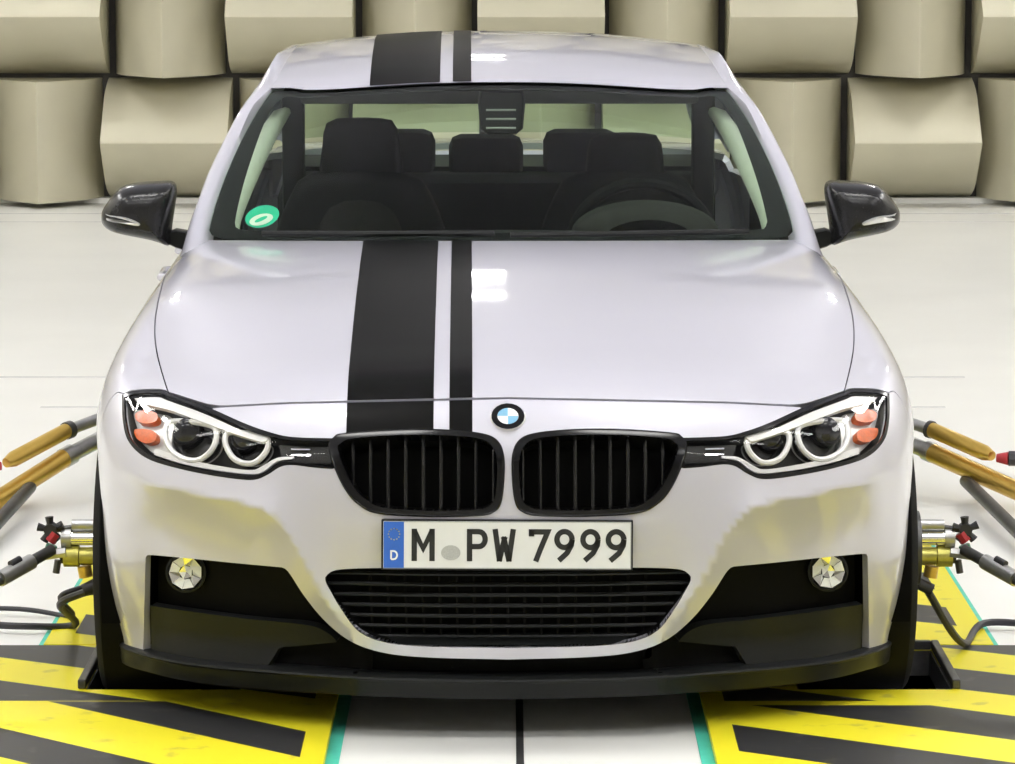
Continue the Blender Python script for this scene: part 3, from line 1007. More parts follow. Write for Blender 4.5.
# --- headlamps
def headlamp():
    shr = lambda k: np.array([(HEAD.mean(0) + (p - HEAD.mean(0)) * k) for p in HEAD])
    hou = px_patch('headlight', HEAD, 'lamp_dark', car, off=-.055, step=5)
    hou['label'] = 'headlight with two ringed lamps and an orange side marker'
    wall_strip('lamp_wall', HEAD, -.002, -.055, 'lamp_dark', hou)
    # black seal around the lens
    inn = spline([(124.3, 397.5), (135.5, 394), (158, 393), (167.5, 396.3), (203, 409.5), (242, 427), (268, 435.5), (292, 440), (333, 441.5), (333, 441.5),
                  (331, 466), (331, 466), (313, 464.5), (292, 462), (279, 463.5), (266, 471.5), (250, 476), (218, 472.7), (181, 465.5), (149.5, 455), (131.5, 440), (125.6, 421)], 6, True)
    px_patch('lens_seal', HEAD, 'gloss_black', hou, off=.0006, step=3, holes=[inn], thick=.006)
    px_patch('lens', inn, 'lens', hou, off=-.001, step=5)
    # pale eyebrow along the top
    brow = spline([(133, 396.5), (157, 395.5), (167, 399), (203, 412), (241, 429), (268, 437.5), (268, 437.5), (262, 441.5), (262, 441.5), (238, 434), (200, 420), (170, 409), (152, 404.5), (140, 401)], 5, True)
    px_patch('brow_strip', brow, 'lamp_white', hou, off=-.005, step=3, thick=.010)
    # lower silver trim and outer reflector bowl
    trim = spline([(150, 453), (181, 462.5), (218, 469.7), (250, 473), (262, 470), (276, 460), (292, 457.5), (292, 457.5), (292, 455), (292, 455), (275, 456.5), (259, 465.5), (248, 469), (219, 465), (183, 457), (153, 447)], 5, True)
    px_patch('lower_trim', trim, 'silver', hou, off=-.012, step=3, thick=.008)
    bowl = spline([(126.5, 401), (150, 404), (165, 410), (163, 440), (172, 458), (150, 452), (133, 439), (127, 420)], 6, True)
    px_patch('side_reflector', bowl, 'lamp_grey', hou, off=-.030, step=4, thick=.01)
    for c in ([(131, 409), (140, 405), (152, 408), (152, 416), (141, 419), (132, 416)], [(129, 426), (140, 425), (150, 428), (150, 437), (140, 440), (131, 435)]):
        px_patch('amber_marker', spline(c, 6, True), 'amber', hou, off=-.016, step=3, thick=.016)
    # the two rings with their projector lenses
    r1 = [(163, 421), (172, 417), (196, 418.5), (211, 423), (213.5, 433), (208, 448), (196, 457.5), (182, 457.5), (168, 449), (161.5, 435)]
    r2 = [(223, 431), (231, 428.5), (248, 430), (263, 434), (266, 441), (262, 452), (252, 461), (240, 461.5), (229, 455), (222.5, 442)]
    for r in (r1, r2):
        L = spline(r, 6, True)
        c = L.mean(0)
        px_patch('reflector', L, 'lamp_grey', hou, off=-.046, step=4, holes=[c + (L - c) * .82])
        rg = px_tube('lamp_ring', L, .0064, 'lamp_white', hou, off=-.014, closed=True)
        px_patch('bezel', c + (L - c) * .93, 'gloss_black', hou, off=-.034, step=3, holes=[c + (L - c) * .66], thick=.012)
        P = cast([c])[0]; N = grad(P[None])[0]
        rad = .5 * (L[:, 0].max() - L[:, 0].min()) / 455 * .60
        prof = [(-.056, rad * .9), (-.052, rad), (-.048, rad * .97), (-.042, rad * .8), (-.038, rad * .5), (-.036, rad * .12)]
        MB().lathe(prof, P, (0, -1, .05), 28).build('projector_lens', 'dark_lens', hou)
    br = spline([(276, 442), (331, 444), (331, 444), (330, 463), (330, 463), (296, 461), (281, 457)], 4, True)
    px_patch('bridge_panel', br, 'lamp_dark', hou, off=-.018, step=4, thick=.01)
    for y in (447.5, 453.5):
        px_patch('chrome_dash', np.array([(289, y - 1.1), (309, y - .6), (309, y + .9), (289, y + .6)]), 'chrome', hou, off=-.012, step=3, thick=.004)
    return hou
hd = headlamp()
mirror_tree(hd, car)

# --- lower openings
CENTRE = lambda L: np.vstack([L, np.stack([1016 - L[::-1, 0], L[::-1, 1]], 1)])
def wrap_fill(name, q, material, parent, off, step=.02, thick=0):
    return skin(name, resample(nod(q), step * .8, True), [], from_wrap, step, material, parent, off, thick=thick)
gr = wrap_fill('air_intake', inw, 'void', car, -.07)
L = inw; V = from_wrap(L); N = grad(V); n = len(L)
mesh_obj('intake_wall', list(V - N * .0) + list(V - N * .07), [(i, (i + 1) % n, n + (i + 1) % n, n + i) for i in range(n)], 'matte_black', gr)
# intake mesh: bars across and upright, clipped to the opening
zmin, zmax = inw[:, 1].min(), inw[:, 1].max()
def span(z):
    xs_ = []
    for i in range(len(inw)):
        p, q_ = inw[i], inw[(i + 1) % len(inw)]
        if (p[1] - z) * (q_[1] - z) <= 0 and p[1] != q_[1]:
            xs_.append(p[0] + (q_[0] - p[0]) * (z - p[1]) / (q_[1] - p[1]))
    return min(xs_), max(xs_)
for k in range(7):
    z = zmin + (zmax - zmin) * (k + .8) / 7.6
    x0, x1 = span(z)
    qq = np.stack([np.linspace(x0, x1, 24), np.full(24, z)], 1)
    P = from_wrap(qq) + np.array([0, .035, 0])
    MB().tube(P, .0042, 6).build('intake_slat', 'satin_black', gr)
for k in range(-8, 9):
    x = k * .034
    P = np.array([(x, .0, z) for z in np.linspace(zmin + .012, zmax - .006, 4)])
    P = from_wrap(np.stack([P[:, 0], P[:, 2]], 1)) + np.array([0, .04, 0])
    MB().tube(P, .0035, 6).build('intake_bar', 'matte_black', gr)
# shelf at the foot of the intake
x0, x1 = span(zmin + .03)
sx = np.linspace(x0 * .97, x1 * .97, 30)
v = []
for s_, zz, o in ((0, .006, -.004), (1, .024, -.05)):
    v += list(from_wrap(np.stack([sx, np.full(30, zmin + zz)], 1)) + np.array([0, -o, 0]))
mesh_obj('intake_shelf', v, [(i, i + 1, 31 + i, 30 + i) for i in range(29)], 'satin_black', gr)

lg = wrap_fill('lower_grille', bkw[(bkw[:, 1] > .12)], 'matte_black', car, -.045)
lg['label'] = 'matte black lower bumper opening'
# satin winglet panels at the outer ends
wl = spline([(146.5, 608), (190, 614), (236, 620), (300, 627), (322, 634), (335, 645), (335, 645), (277, 648), (277, 648), (264, 668), (264, 668), (200, 664), (146.5, 655), (146.5, 655)], 4, True)
wg = px_patch('winglet_panel', wl, 'satin_black', car, off=-.012, step=4, thick=.02)
mirror_obj(wg)
# fog lamps
def fog():
    c = np.array([178, 575.])
    P = cast([c])[0]; N = grad(P[None])[0]
    P = P - N * .03
    ax = np.array([-.12, -1, .05]); ax /= np.linalg.norm(ax)
    R = .039
    b = MB().lathe([(-.02, R * .9), (.008, R * 1.12), (.016, R * 1.12), (.017, R), (.004, R * .94), (.0, R * .3)], P, ax, 28).build('fog_lamp', 'satin_black', car)
    u = np.cross(ax, (0, 0, 1)); u /= np.linalg.norm(u); v_ = np.cross(u, ax)
    rnd = random.Random(3)
    for ring, (r0, r1, n) in enumerate(((.0, .40, 5), (.40, .92, 9))):
        for k in range(n):
            t0, t1 = 2 * math.pi * k / n, 2 * math.pi * (k + 1) / n
            pts = []
            for t, r in ((t0, r0), (t0, r1), (t1, r1), (t1, r0)):
                pts.append(P + (u * math.cos(t) + v_ * math.sin(t)) * R * r + ax * (.006 + .012 * r + rnd.uniform(-.004, .004)))
            mesh_obj('reflector_facet', pts, [(0, 1, 2, 3)], 'white_print' if (k + ring) % 3 else 'chrome', b, smooth=False)
    th = np.linspace(0, 2 * math.pi, 28, endpoint=False)
    rim = [P + (u * math.cos(t) + v_ * math.sin(t)) * R * .97 + ax * .018 for t in th]
    cen = [P + (u * math.cos(t) + v_ * math.sin(t)) * R * .5 + ax * .027 for t in th]
    mesh_obj('lens', rim + cen, [(i, (i + 1) % 28, 28 + (i + 1) % 28, 28 + i) for i in range(28)] + [tuple(range(28, 56))], 'lens', b)
    return b
fg = fog()
mirror_tree(fg, car)
# front splitter lip
LIPL = spline([(508, 679), (440, 678), (370, 676), (300, 671.5), (230, 666), (180, 660), (142, 651), (124, 645), (116, 637)], 6)
lp = cast(resample(LIPL, 4)); lp[0, 0] = 0
Nl = grad(lp); Nl[:, 2] = 0; Nl /= np.linalg.norm(Nl, axis=1, keepdims=True)
secs = [(-.03, .006), (.002, .004), (.012, .0), (.014, -.004), (.008, -.010), (.002, -.032), (-.006, -.045), (-.10, -.05), (-.10, .0)]
rows = []
full = np.vstack([lp[::-1], lp[1:] * (-1, 1, 1)]); fn_ = np.vstack([Nl[::-1], Nl[1:] * (-1, 1, 1)])
for p, n in zip(full, fn_):
    e = min(1.0, max(.25, (.86 - abs(p[0])) / .10 + .3))
    rows.append([p + n * a * e + np.array([0, 0, b]) for a, b in secs])
m = len(secs); v = [p for r in rows for p in r]
f = []
for i in range(len(rows) - 1):
    for j in range(m):
        f.append((i * m + j, i * m + (j + 1) % m, (i + 1) * m + (j + 1) % m, (i + 1) * m + j))
f += [tuple(range(m)), tuple((len(rows) - 1) * m + j for j in range(m))[::-1]]
lip = mesh_obj('splitter_lip', v, f, 'satin_black', car); auto_smooth(lip, .5)
# undertray and wheel-arch liners
MB().box((-.60, .42, .14), (.60, 4.45, .16)).box((-.80, 1.2, .13), (.80, 3.15, .16)).build('undertray', 'void', car, smooth=False)
for yc_ in (AC_Y, AC_Y + WB):
    th = np.linspace(-.25, math.pi + .25, 24)
    v = []
    for x in (-.885, -.58):
        v += [(x, yc_ - (AC_R + .004) * math.cos(t), AC_Z + (AC_R + .004) * math.sin(t)) for t in th]
    n = len(th)
    f = [(i, i + 1, n + i + 1, n + i) for i in range(n - 1)] + [tuple(range(n, 2 * n))]
    lo = mesh_obj('arch_liner', v, f, 'void', car); mirror_obj(lo)
# black sheets added to stand in for the shade behind the shut lines
q = resample(closed_x(np.vstack([[[0, .16]], [[-.60, .27]], [[-.72, .45]], [[-.78, .9]], [[-.76, 1.35]], [[-.7, 1.6]], [[0, 1.36]]])), .04, True)
skin('bonnet_gap_shade', q, [], from_top, .05, 'void', car, off=-.016, thick=0)
q = np.array([(-1.0, .60), (1.0, .60), (1.0, .73), (.75, .74), (.55, .76), (0, .80), (-.55, .76), (-.75, .74), (-1.0, .73)], float) * (.95, 1)
skin('nose_gap_shade', resample(q, .03, True), [], from_wrap, .04, 'void', car, off=-.075, thick=0)

# --- number plate
PLW, PLH = .514, .098
pc = at_y([(507.2, 545)], -.012)[0]
pl = MB().box((-PLW / 2, -.0015, -PLH / 2), (PLW / 2, .0015, PLH / 2), .0007).build('number_plate', 'plate_white', car, smooth=False)
pl.location = (pc[0], -.014, pc[2]); pl.rotation_euler = (math.radians(-6), math.radians(.35), 0)
pl['label'] = 'white number plate with blue band reading M PW 7999'
MB().box((-PLW / 2 - .004, .0018, -PLH / 2 - .004), (PLW / 2 + .004, .014, PLH / 2 + .004), .002).build('plate_holder', 'satin_black', pl, smooth=False)
MB().box((-PLW / 2 + .001, -.0024, -PLH / 2 + .001), (-PLW / 2 + .043, -.0016, PLH / 2 - .001)).build('blue_band', 'plate_blue', pl, smooth=False)
rimv = MB()
for a, b in (((-PLW / 2, -PLH / 2), (PLW / 2, -PLH / 2 + .002)), ((-PLW / 2, PLH / 2 - .002), (PLW / 2, PLH / 2)), ((PLW / 2 - .002, -PLH / 2), (PLW / 2, PLH / 2))):
    rimv.box((a[0], -.0022, a[1]), (b[0], -.0016, b[1]))
rimv.build('plate_border', 'seal_grey', pl, smooth=False)
def ribbon(mb, pts, wd, y0=-.0026, y1=-.0016):
    pts = [np.array(p, float) for p in pts]
    n = len(pts); Lf, Rt = [], []
    for i in range(n):
        d0 = pts[i] - pts[i - 1] if i else pts[1] - pts[0]
        d1 = pts[i + 1] - pts[i] if i < n - 1 else d0
        d0 = d0 / np.linalg.norm(d0); d1 = d1 / np.linalg.norm(d1)
        nn = np.array([-(d0 + d1)[1], (d0 + d1)[0]]); nn /= max(np.linalg.norm(nn), 1e-6)
        c = max(.55, nn @ np.array([-d0[1], d0[0]]))
        Lf.append(pts[i] + nn * wd / 2 / c); Rt.append(pts[i] - nn * wd / 2 / c)
    v = [(p[0], y0, p[1]) for p in Lf] + [(p[0], y0, p[1]) for p in Rt] + [(p[0], y1, p[1]) for p in Lf] + [(p[0], y1, p[1]) for p in Rt]
    f = []
    for i in range(n - 1):
        f += [(i, i + 1, n + i + 1, n + i), (2 * n + i, 3 * n + i, 3 * n + i + 1, 2 * n + i + 1),
              (i, 2 * n + i, 2 * n + i + 1, i + 1), (n + i, n + i + 1, 3 * n + i + 1, 3 * n + i)]
    f += [(0, n, 3 * n, 2 * n), (n - 1, 3 * n - 1, 4 * n - 1, 2 * n - 1)]
    mb.add(v, f)
def arc(cx_, cz, rx, rz, a, b, n=20):
    return [(cx_ + rx * math.cos(math.radians(t)), cz + rz * math.sin(math.radians(t))) for t in np.linspace(a, b, n)]
GH = .067; SW = .0112
def glyph(ch, x0, x1):
    wv = x1 - x0; s = SW / 2; z0, z1 = -GH / 2, GH / 2
    l, r = x0 + s, x1 - s
    if ch == 'M': return [[(l, z0), (l, z1)], [(r, z0), (r, z1)], [(l, z1 - .004), ((l + r) / 2, z0 + .026), (r, z1 - .004)]]
    if ch == 'P': return [[(l, z0), (l, z1)], [(l, z1 - s)] + arc(r - .013, z1 - s - .0155, .013, .0155, 90, -90, 10) + [(l, z1 - s - .031)]]
    if ch == 'W': return [[(l - .001, z1), (l + .0085, z0)], [(l + .0075, z0), ((l + r) / 2 + .0015, z1 - .016)], [((l + r) / 2 - .0015, z1 - .016), (r - .0075, z0)], [(r - .0085, z0), (r + .001, z1)]]
    if ch == '7': return [[(x0, z1 - .014), (x0 + .001, z1 - s)][:0] + [(l - s, z1 - s), (r, z1 - s), ((l + r) / 2 + .002, z0 + .026), ((l + r) / 2 - .008, z0)], [(l, z1), (l, z1 - .015)]]
    if ch == '9':
        cz = z1 - s - .0155; rx = (r - l) / 2; cx_ = (l + r) / 2
        return [arc(cx_, cz, rx, .0165, 0, 360, 30), [(r, cz), (r - .0015, cz - .012), (r - .010, cz - .028), (l + .004, z0 + .002)]]
PS = 1 / 3.625 / 481.5
for ch, a, b in (('M', 148, 232), ('P', 348, 424), ('W', 442, 524), ('7', 572, 650), ('9', 664, 738), ('9', 758, 832), ('9', 850, 926)):
    mb = MB()
    for st in glyph(ch, (a - 494) * PS, (b - 494) * PS): ribbon(mb, st, SW)
    mb.build('plate_character', 'plate_ink', pl, smooth=False)
th = np.linspace(0, 2 * math.pi, 24, endpoint=False)
mb = MB(); c0 = (290 - 494) * PS
v = [(c0 + .020 * math.cos(t), -.0026, -.016 + .0155 * math.sin(t)) for t in th] + [(c0 + .020 * math.cos(t), -.0016, -.016 + .0155 * math.sin(t)) for t in th]
mb.add(v, [tuple(range(24))] + [(i, 24 + i, 24 + (i + 1) % 24, (i + 1) % 24) for i in range(24)]).build('registration_seal', 'seal_grey', pl, smooth=False)
mb = MB(); bx_ = -PLW / 2 + .0225
ribbon(mb, [(bx_ - .006, -.030), (bx_ - .006, -.013), (bx_ - .001, -.013)] + arc(bx_ - .001, -.0215, .0075, .0085, 90, -90, 8) + [(bx_ - .006, -.030)], .0036, -.0032, -.0024)
mb.build('country_letter', 'white_print', pl, smooth=False)
for k in range(12):
    a = 2 * math.pi * k / 12
    mb = MB(); p = []
    for j in range(10):
        rr = .0021 if j % 2 == 0 else .0009
        p.append((bx_ + .0115 * math.cos(a) + rr * math.sin(j * math.pi / 5), -.0030, .022 + .0115 * math.sin(a) + rr * math.cos(j * math.pi / 5)))
    mb.add(p, [tuple(range(10))]).build('band_star', 'brass', pl, smooth=False)

# --- round emblem on the nose
ep = cast([(508, 417.5)])[0]; ep[0] = 0
en = grad(ep[None])[0]
em = MB().lathe([(-.004, .037), (.003, .037), (.0045, .0355), (.0045, .0)], (0, 0, 0), (0, 0, 1), 40).build('badge', 'chrome', car)
em.location = ep; em.rotation_euler = Vector((0, 0, 1)).rotation_difference(Vector(en)).to_euler()
em['label'] = 'round badge with blue and white quarters in a black ring'
def sector(r0, r1, a, b, z, name, material):
    t = np.linspace(a, b, 20)
    v = [(r0 * math.cos(q_), r0 * math.sin(q_), z) for q_ in t] + [(r1 * math.cos(q_), r1 * math.sin(q_), z) for q_ in t]
    mesh_obj(name, v, [(i, i + 1, 21 + i, 20 + i)[::-1] for i in range(19)], material, em, smooth=False)
sector(.0225, .0345, 0, 2 * math.pi, .0052, 'badge_ring', 'gloss_black')
for k in range(4):
    sector(.0005, .0215, k * math.pi / 2, (k + 1) * math.pi / 2, .0052, 'badge_quarter', 'white_print' if k % 2 == 0 else 'emblem_blue')

# --- roof, pillars, glass
def P3(px, py, y):
    p = at_y([(px, py)], y)[0]
    return (-abs(p[0]), p[1], p[2])
IN_PTS = [P3(203, 250, 1.62), P3(204.5, 236, 1.70), P3(207, 214, 1.77), P3(224, 173, 1.92), P3(251.5, 108, 2.13), P3(271, 88, 2.20)] + \
         [(-.572, 2.45, 1.362), (-.556, 2.75, 1.392), (-.553, 3.1, 1.383), (-.565, 3.5, 1.335), (-.61, 3.9, 1.17), (-.67, 4.16, 1.04)]
OUT_PTS = [P3(176, 264, 1.58), P3(182, 250, 1.66), P3(191, 219, 1.77), P3(198, 201, 1.84), P3(210, 170, 1.97), P3(244, 107, 2.20), P3(262, 79, 2.32), P3(277, 54, 2.50)] + \
          [(-.597, 2.75, 1.375), (-.597, 3.1, 1.362), (-.61, 3.5, 1.31), (-.68, 3.9, 1.15), (-.76, 4.16, 1.02)]
IC = resample(spline(IN_PTS, 10), .04); OC = resample(spline(OUT_PTS, 10), .04)
def by_y(C):
    k = np.argsort(C[:, 1]); C = C[k]
    return lambda y: np.stack([np.interp(y, C[:, 1], C[:, 0]), np.asarray(y, float), np.interp(y, C[:, 1], C[:, 2])], -1)
I_at, O_at = by_y(IC), by_y(OC)
t_rz = table([2.0, 2.05, 2.3, 2.6, 2.85, 3.1, 3.5], [1.318, 1.330, 1.383, 1.420, 1.430, 1.422, 1.370], 1.9, 3.7)
HDR = 2.06
def roof_pt(u, wv):
    u = np.asarray(u, float); wv = np.asarray(wv, float)
    yh = HDR + (2.20 - HDR) * u ** 2
    y = yh + (3.5 - yh) * wv
    e = I_at(y)
    zc = t_rz(y)
    zz = zc - (zc - e[..., 2]) * np.abs(u) ** 2.3
    return np.stack([-e[..., 0] * u, y, zz], -1)
def grid_obj(name, fn, us, vs, material, parent, flip=False, off=None):
    U, V = np.meshgrid(us, vs)
    P = fn(U.ravel(), V.ravel())
    nu = len(us)
    f = []
    for j in range(len(vs) - 1):
        for i in range(nu - 1):
            q = (j * nu + i, j * nu + i + 1, (j + 1) * nu + i + 1, (j + 1) * nu + i)
            f.append(q[::-1] if flip else q)
    return mesh_obj(name, P, f, material, parent)
roof = grid_obj('roof', roof_pt, np.linspace(-1, 1, 41), np.linspace(0, 1, 31), 'paint', car)
for a, b in STR:
    def st(u, v, a=a, b=b):
        x = a + (b - a) * u
        uu = x / .565
        for _ in range(6):
            p = roof_pt(uu, v); uu = uu * x / np.where(np.abs(p[:, 0]) < 1e-6, 1e-6, p[:, 0])
        p = roof_pt(uu, v); p[:, 2] += .0016
        return p
    grid_obj('roof_stripe', st, np.linspace(0, 1, 7), np.linspace(0.002, 1, 31), 'stripe', roof)
def lin(u, v):
    p = roof_pt(u * .97, .03 + v * .95); p[:, 2] -= .035
    return p
grid_obj('headliner', lin, np.linspace(-1, 1, 21), np.linspace(0, 1, 16), 'headliner', roof, flip=True)
# pillar and roof rail, one pressing per side
n = 70
Ia = resample(spline(IN_PTS, 10), np.linalg.norm(np.diff(spline(IN_PTS, 10), axis=0), axis=1).sum() / n)
Oa = resample(spline(OUT_PTS, 10), np.linalg.norm(np.diff(spline(OUT_PTS, 10), axis=0), axis=1).sum() / n)
m_ = min(len(Ia), len(Oa)); Ia, Oa = Ia[:m_], Oa[:m_]
v = []; K = 7
for a, b in zip(Ia, Oa):
    out = np.array([-.75, -.2, .65]); out /= np.linalg.norm(out)
    wd = np.linalg.norm(b - a)
    v.append(a + np.array([.02, .02, -.03]))
    for k in range(K):
        t = k / (K - 1)
        v.append(a + (b - a) * t + out * .22 * wd * 4 * t * (1 - t) * (1 - .3 * t))
    v.append(b + np.array([.03, .02, -.02]))
KK = K + 2
f = [(i * KK + j, (i + 1) * KK + j, (i + 1) * KK + j + 1, i * KK + j + 1) for i in range(m_ - 1) for j in range(KK - 1)]
rail = mesh_obj('side_pillar', v, f, 'paint', car); auto_smooth(rail, 1.0)
mirror_obj(rail)
# windscreen
WB0 = P3(206, 238, 1.70)
def ws(u, v):
    u = np.asarray(u, float); v = np.asarray(v, float)
    B = np.stack([-WB0[0] * u, 1.395 + (WB0[1] - 1.395) * u ** 2, .985 + (WB0[2] - .985) * u ** 2], -1)
    T = roof_pt(u * .995, np.zeros_like(u)); T[..., 2] -= .004; T[..., 1] += .004
    P = B + (T - B) * v[..., None]
    s = 4 * v * (1 - v)
    P[..., 0] *= 1 + .018 * s
    P[..., 1] -= .012 * s; P[..., 2] += .024 * s
    return P
WU, WV = .66, .72
def ws_skin(name, outer, holes, material, parent, off, step=.04):
    V, T = cdt(outer, holes, step)
    Q = V / np.array([WU, WV])
    P = ws(Q[:, 0], Q[:, 1])
    e = 1e-3
    du = ws(Q[:, 0] + e, Q[:, 1]) - P; dv = ws(Q[:, 0], Q[:, 1] + e) - P
    N = np.cross(du, dv); N /= np.linalg.norm(N, axis=1, keepdims=True)
    return mesh_obj(name, P + N * off, T, material, parent, True)
S2 = np.array([WU, WV])
w_out = resample(spline([(-.93, 0), (-.985, .02), (-1, .09), (-1, .5), (-1, 1), (-1, 1), (-.5, 1), (.5, 1), (1, 1), (1, 1), (1, .5), (1, .09), (.985, .02), (.93, 0), (.93, 0), (.4, 0), (-.4, 0), (-.93, 0)][:-1], 6, True) * S2, .02, True)
w_in = resample(spline([(-.86, .05), (-.905, .075), (-.915, .13), (-.925, .5), (-.94, .82), (-.92, .92), (-.85, .95), (-.4, .96), (.4, .96), (.85, .95), (.92, .92), (.94, .82), (.925, .5), (.915, .13), (.905, .075), (.86, .05), (.4, .045), (-.4, .045)], 6, True) * S2, .02, True)
glass_o = ws_skin('windscreen', w_out, [], 'windscreen', car, 0.0)
ws_skin('glass_border', w_out, [w_in], 'gloss_black', glass_o, -.004)
def ws_from_px(P):
    P = np.atleast_2d(P)
    U, V = np.meshgrid(np.linspace(-1, 1, 201), np.linspace(0, 1, 101))
    G = ws(U.ravel(), V.ravel()) - CO
    # project into the picture
    wx = G[:, 0] * cyw - G[:, 1] * syw; wy = G[:, 0] * syw + G[:, 1] * cyw; wz = G[:, 2]
    c, s = math.cos(PITCH), math.sin(PITCH)
    dep = wy * c - wz * s; up = wy * s + wz * c
    X_ = CX0 + FPX * wx / dep; Y_ = CY0 - FPX * up / dep
    out = []
    for p in P:
        k = np.argmin((X_ - p[0]) ** 2 + (Y_ - p[1]) ** 2)
        out.append((U.ravel()[k], V.ravel()[k]))
    return np.array(out)
def ws_disc(name, c, rx, ry, material, parent, off, rot=0.0, inner=None):
    t = np.linspace(0, 2 * math.pi, 28, endpoint=False)
    cu = ws_from_px([c])[0]
    k = .00265                                       # metres per pixel here
    pts = np.stack([cu[0] * WU + rx * k * (np.cos(t) * math.cos(rot) - np.sin(t) * math.sin(rot) * ry / rx) * .95,
                    cu[1] * WV + k * 2.0 * (rx * np.cos(t) * math.sin(rot) + ry * np.sin(t) * math.cos(rot))], 1)
    return ws_skin(name, pts, [], material, parent, off, .02)
stk = ws_disc('sticker', (262, 215.5), 16, 8.5, 'sticker_green', glass_o, -.006, .12)
stk['label'] = 'green round sticker in the lower corner of the windscreen'
ws_disc('sticker_print', (260, 217.5), 11, 4.2, 'white_print', glass_o, -.0045, .18)
ws_disc('sticker_arrow', (261, 217.5), 6, 1.5, 'sticker_green', glass_o, -.0035, .35)
# rear window
def rw(u, v):
    u = np.asarray(u, float); v = np.asarray(v, float)
    y = 3.505 + (4.14 - 3.505) * v
    e = I_at(y)
    crown = .035 * (1 - v) + .02 * v
    return np.stack([-e[..., 0] * u * .985, y - .06 * u ** 2 * v, e[..., 2] + crown * (1 - np.abs(u) ** 2.3) - .003], -1)
rg_ = grid_obj('rear_window', rw, np.linspace(-1, 1, 25), np.linspace(0, 1, 13), 'side_glass', car)
# side windows and B-pillar trim
ys = np.linspace(1.86, 4.10, 40)
bel = on_side(np.clip(ys, 0, 4.4), np.full(40, BELT))
top = O_at(ys)
def side_win(name, k0, k1, material, off=0.0):
    v = []; f = []
    for k in range(k0, k1):
        for t in np.linspace(0, 1, 8):
            p = bel[k] + (top[k] - bel[k]) * t
            v.append(p + np.array([-1, 0, .4]) * (.012 * 4 * t * (1 - t) - .012 + off))
    m2 = k1 - k0
    for i in range(m2 - 1):
        for j in range(7): f.append((i * 8 + j, i * 8 + j + 1, (i + 1) * 8 + j + 1, (i + 1) * 8 + j))
    o = mesh_obj(name, v, f, material, car)
    mirror_obj(o)
side_win('door_window', 0, 14, 'side_glass'); side_win('pillar_trim', 13, 16, 'gloss_black', .002); side_win('rear_door_window', 15, 28, 'side_glass'); side_win('quarter_trim', 27, 40, 'paint', .001)
mb = MB().tube([tuple(p + np.array([-.004, 0, 0])) for p in on_side(np.linspace(1.66, 4.1, 30), np.full(30, BELT + .002))], .008, 8)
bl = mb.build('belt_moulding', 'gloss_black', car); mirror_obj(bl)
# filler between wing top, pillar foot and belt
tri = [P3(182, 250, 1.66), P3(191, 219, 1.77), P3(198, 201, 1.84), tuple(on_side([1.86], [BELT])[0]), tuple(on_side([1.62], [BELT - .01])[0])]
mm = mesh_obj('mirror_triangle', [np.array(p) + np.array([.006, 0, 0]) for p in tri], [(0, 1, 2, 3, 4)], 'gloss_black', car, smooth=False); mirror_obj(mm)

# --- door mirrors
MO = [(102, 216), (104.5, 206.5), (118, 189.5), (132, 184), (158, 182), (172, 182.5), (176, 191), (173.5, 212), (171, 230), (170.5, 244.5), (160, 242), (149, 239), (116, 232), (104, 224.5)]
mo = at_y(spline(MO, 4, True), 1.78)
mirr = puff(mo, (0, 1, 0), [(-.105, .25), (-.102, .5), (-.09, .74), (-.065, .9), (-.03, .985), (.01, 1.0), (.05, .985), (.058, .93)], 'door_mirror', 'carbon', car)
mirr['label'] = 'black gloss door mirror with a slim silver indicator strip'
g = puff(mo, (0, 1, 0), [(.0585, .90), (.0600, .89)], 'mirror_glass', 'chrome', mirr)
ind = spline([(102.5, 214), (110, 215), (126, 216.5), (138, 221), (140, 224), (124, 221.5), (108, 220), (102.5, 219)], 5, True)
ip = at_y(ind, 1.70)
cc = at_y([(140, 212)], 1.70)[0]
def on_mirror(p):          # push the strip out along the rounded front of the cap
    c0 = mo.mean(0); q_ = (p - c0)
    r = np.max([np.linalg.norm([(q_[0]) / .092, q_[2] / .062]), 1e-6])
    d = np.interp(r, [0, .5, .74, .9, .985, 1.0], [-.106, -.103, -.091, -.067, -.032, .0])
    return np.array([p[0], c0[1] + d - .032, p[2]])
ipm = np.array([on_mirror(p) for p in ip])
sb = [p + np.array([0, .05, 0]) for p in ipm]
k = len(ipm)
mesh_obj('indicator_strip', list(ipm) + list(sb), [tuple(range(k))] + [(i, k + i, k + (i + 1) % k, (i + 1) % k) for i in range(k)], 'silver', mirr, smooth=False)
arm = at_y(np.array([(168, 232), (176, 229), (187, 231), (190, 240), (186, 250), (176, 247), (168, 243)], float), 1.80)
puff(arm, (0, 1, 0), [(-.03, .85), (-.02, 1), (.03, 1), (.04, .85)], 'mirror_foot', 'satin_black', mirr)
mirror_tree(mirr, car)

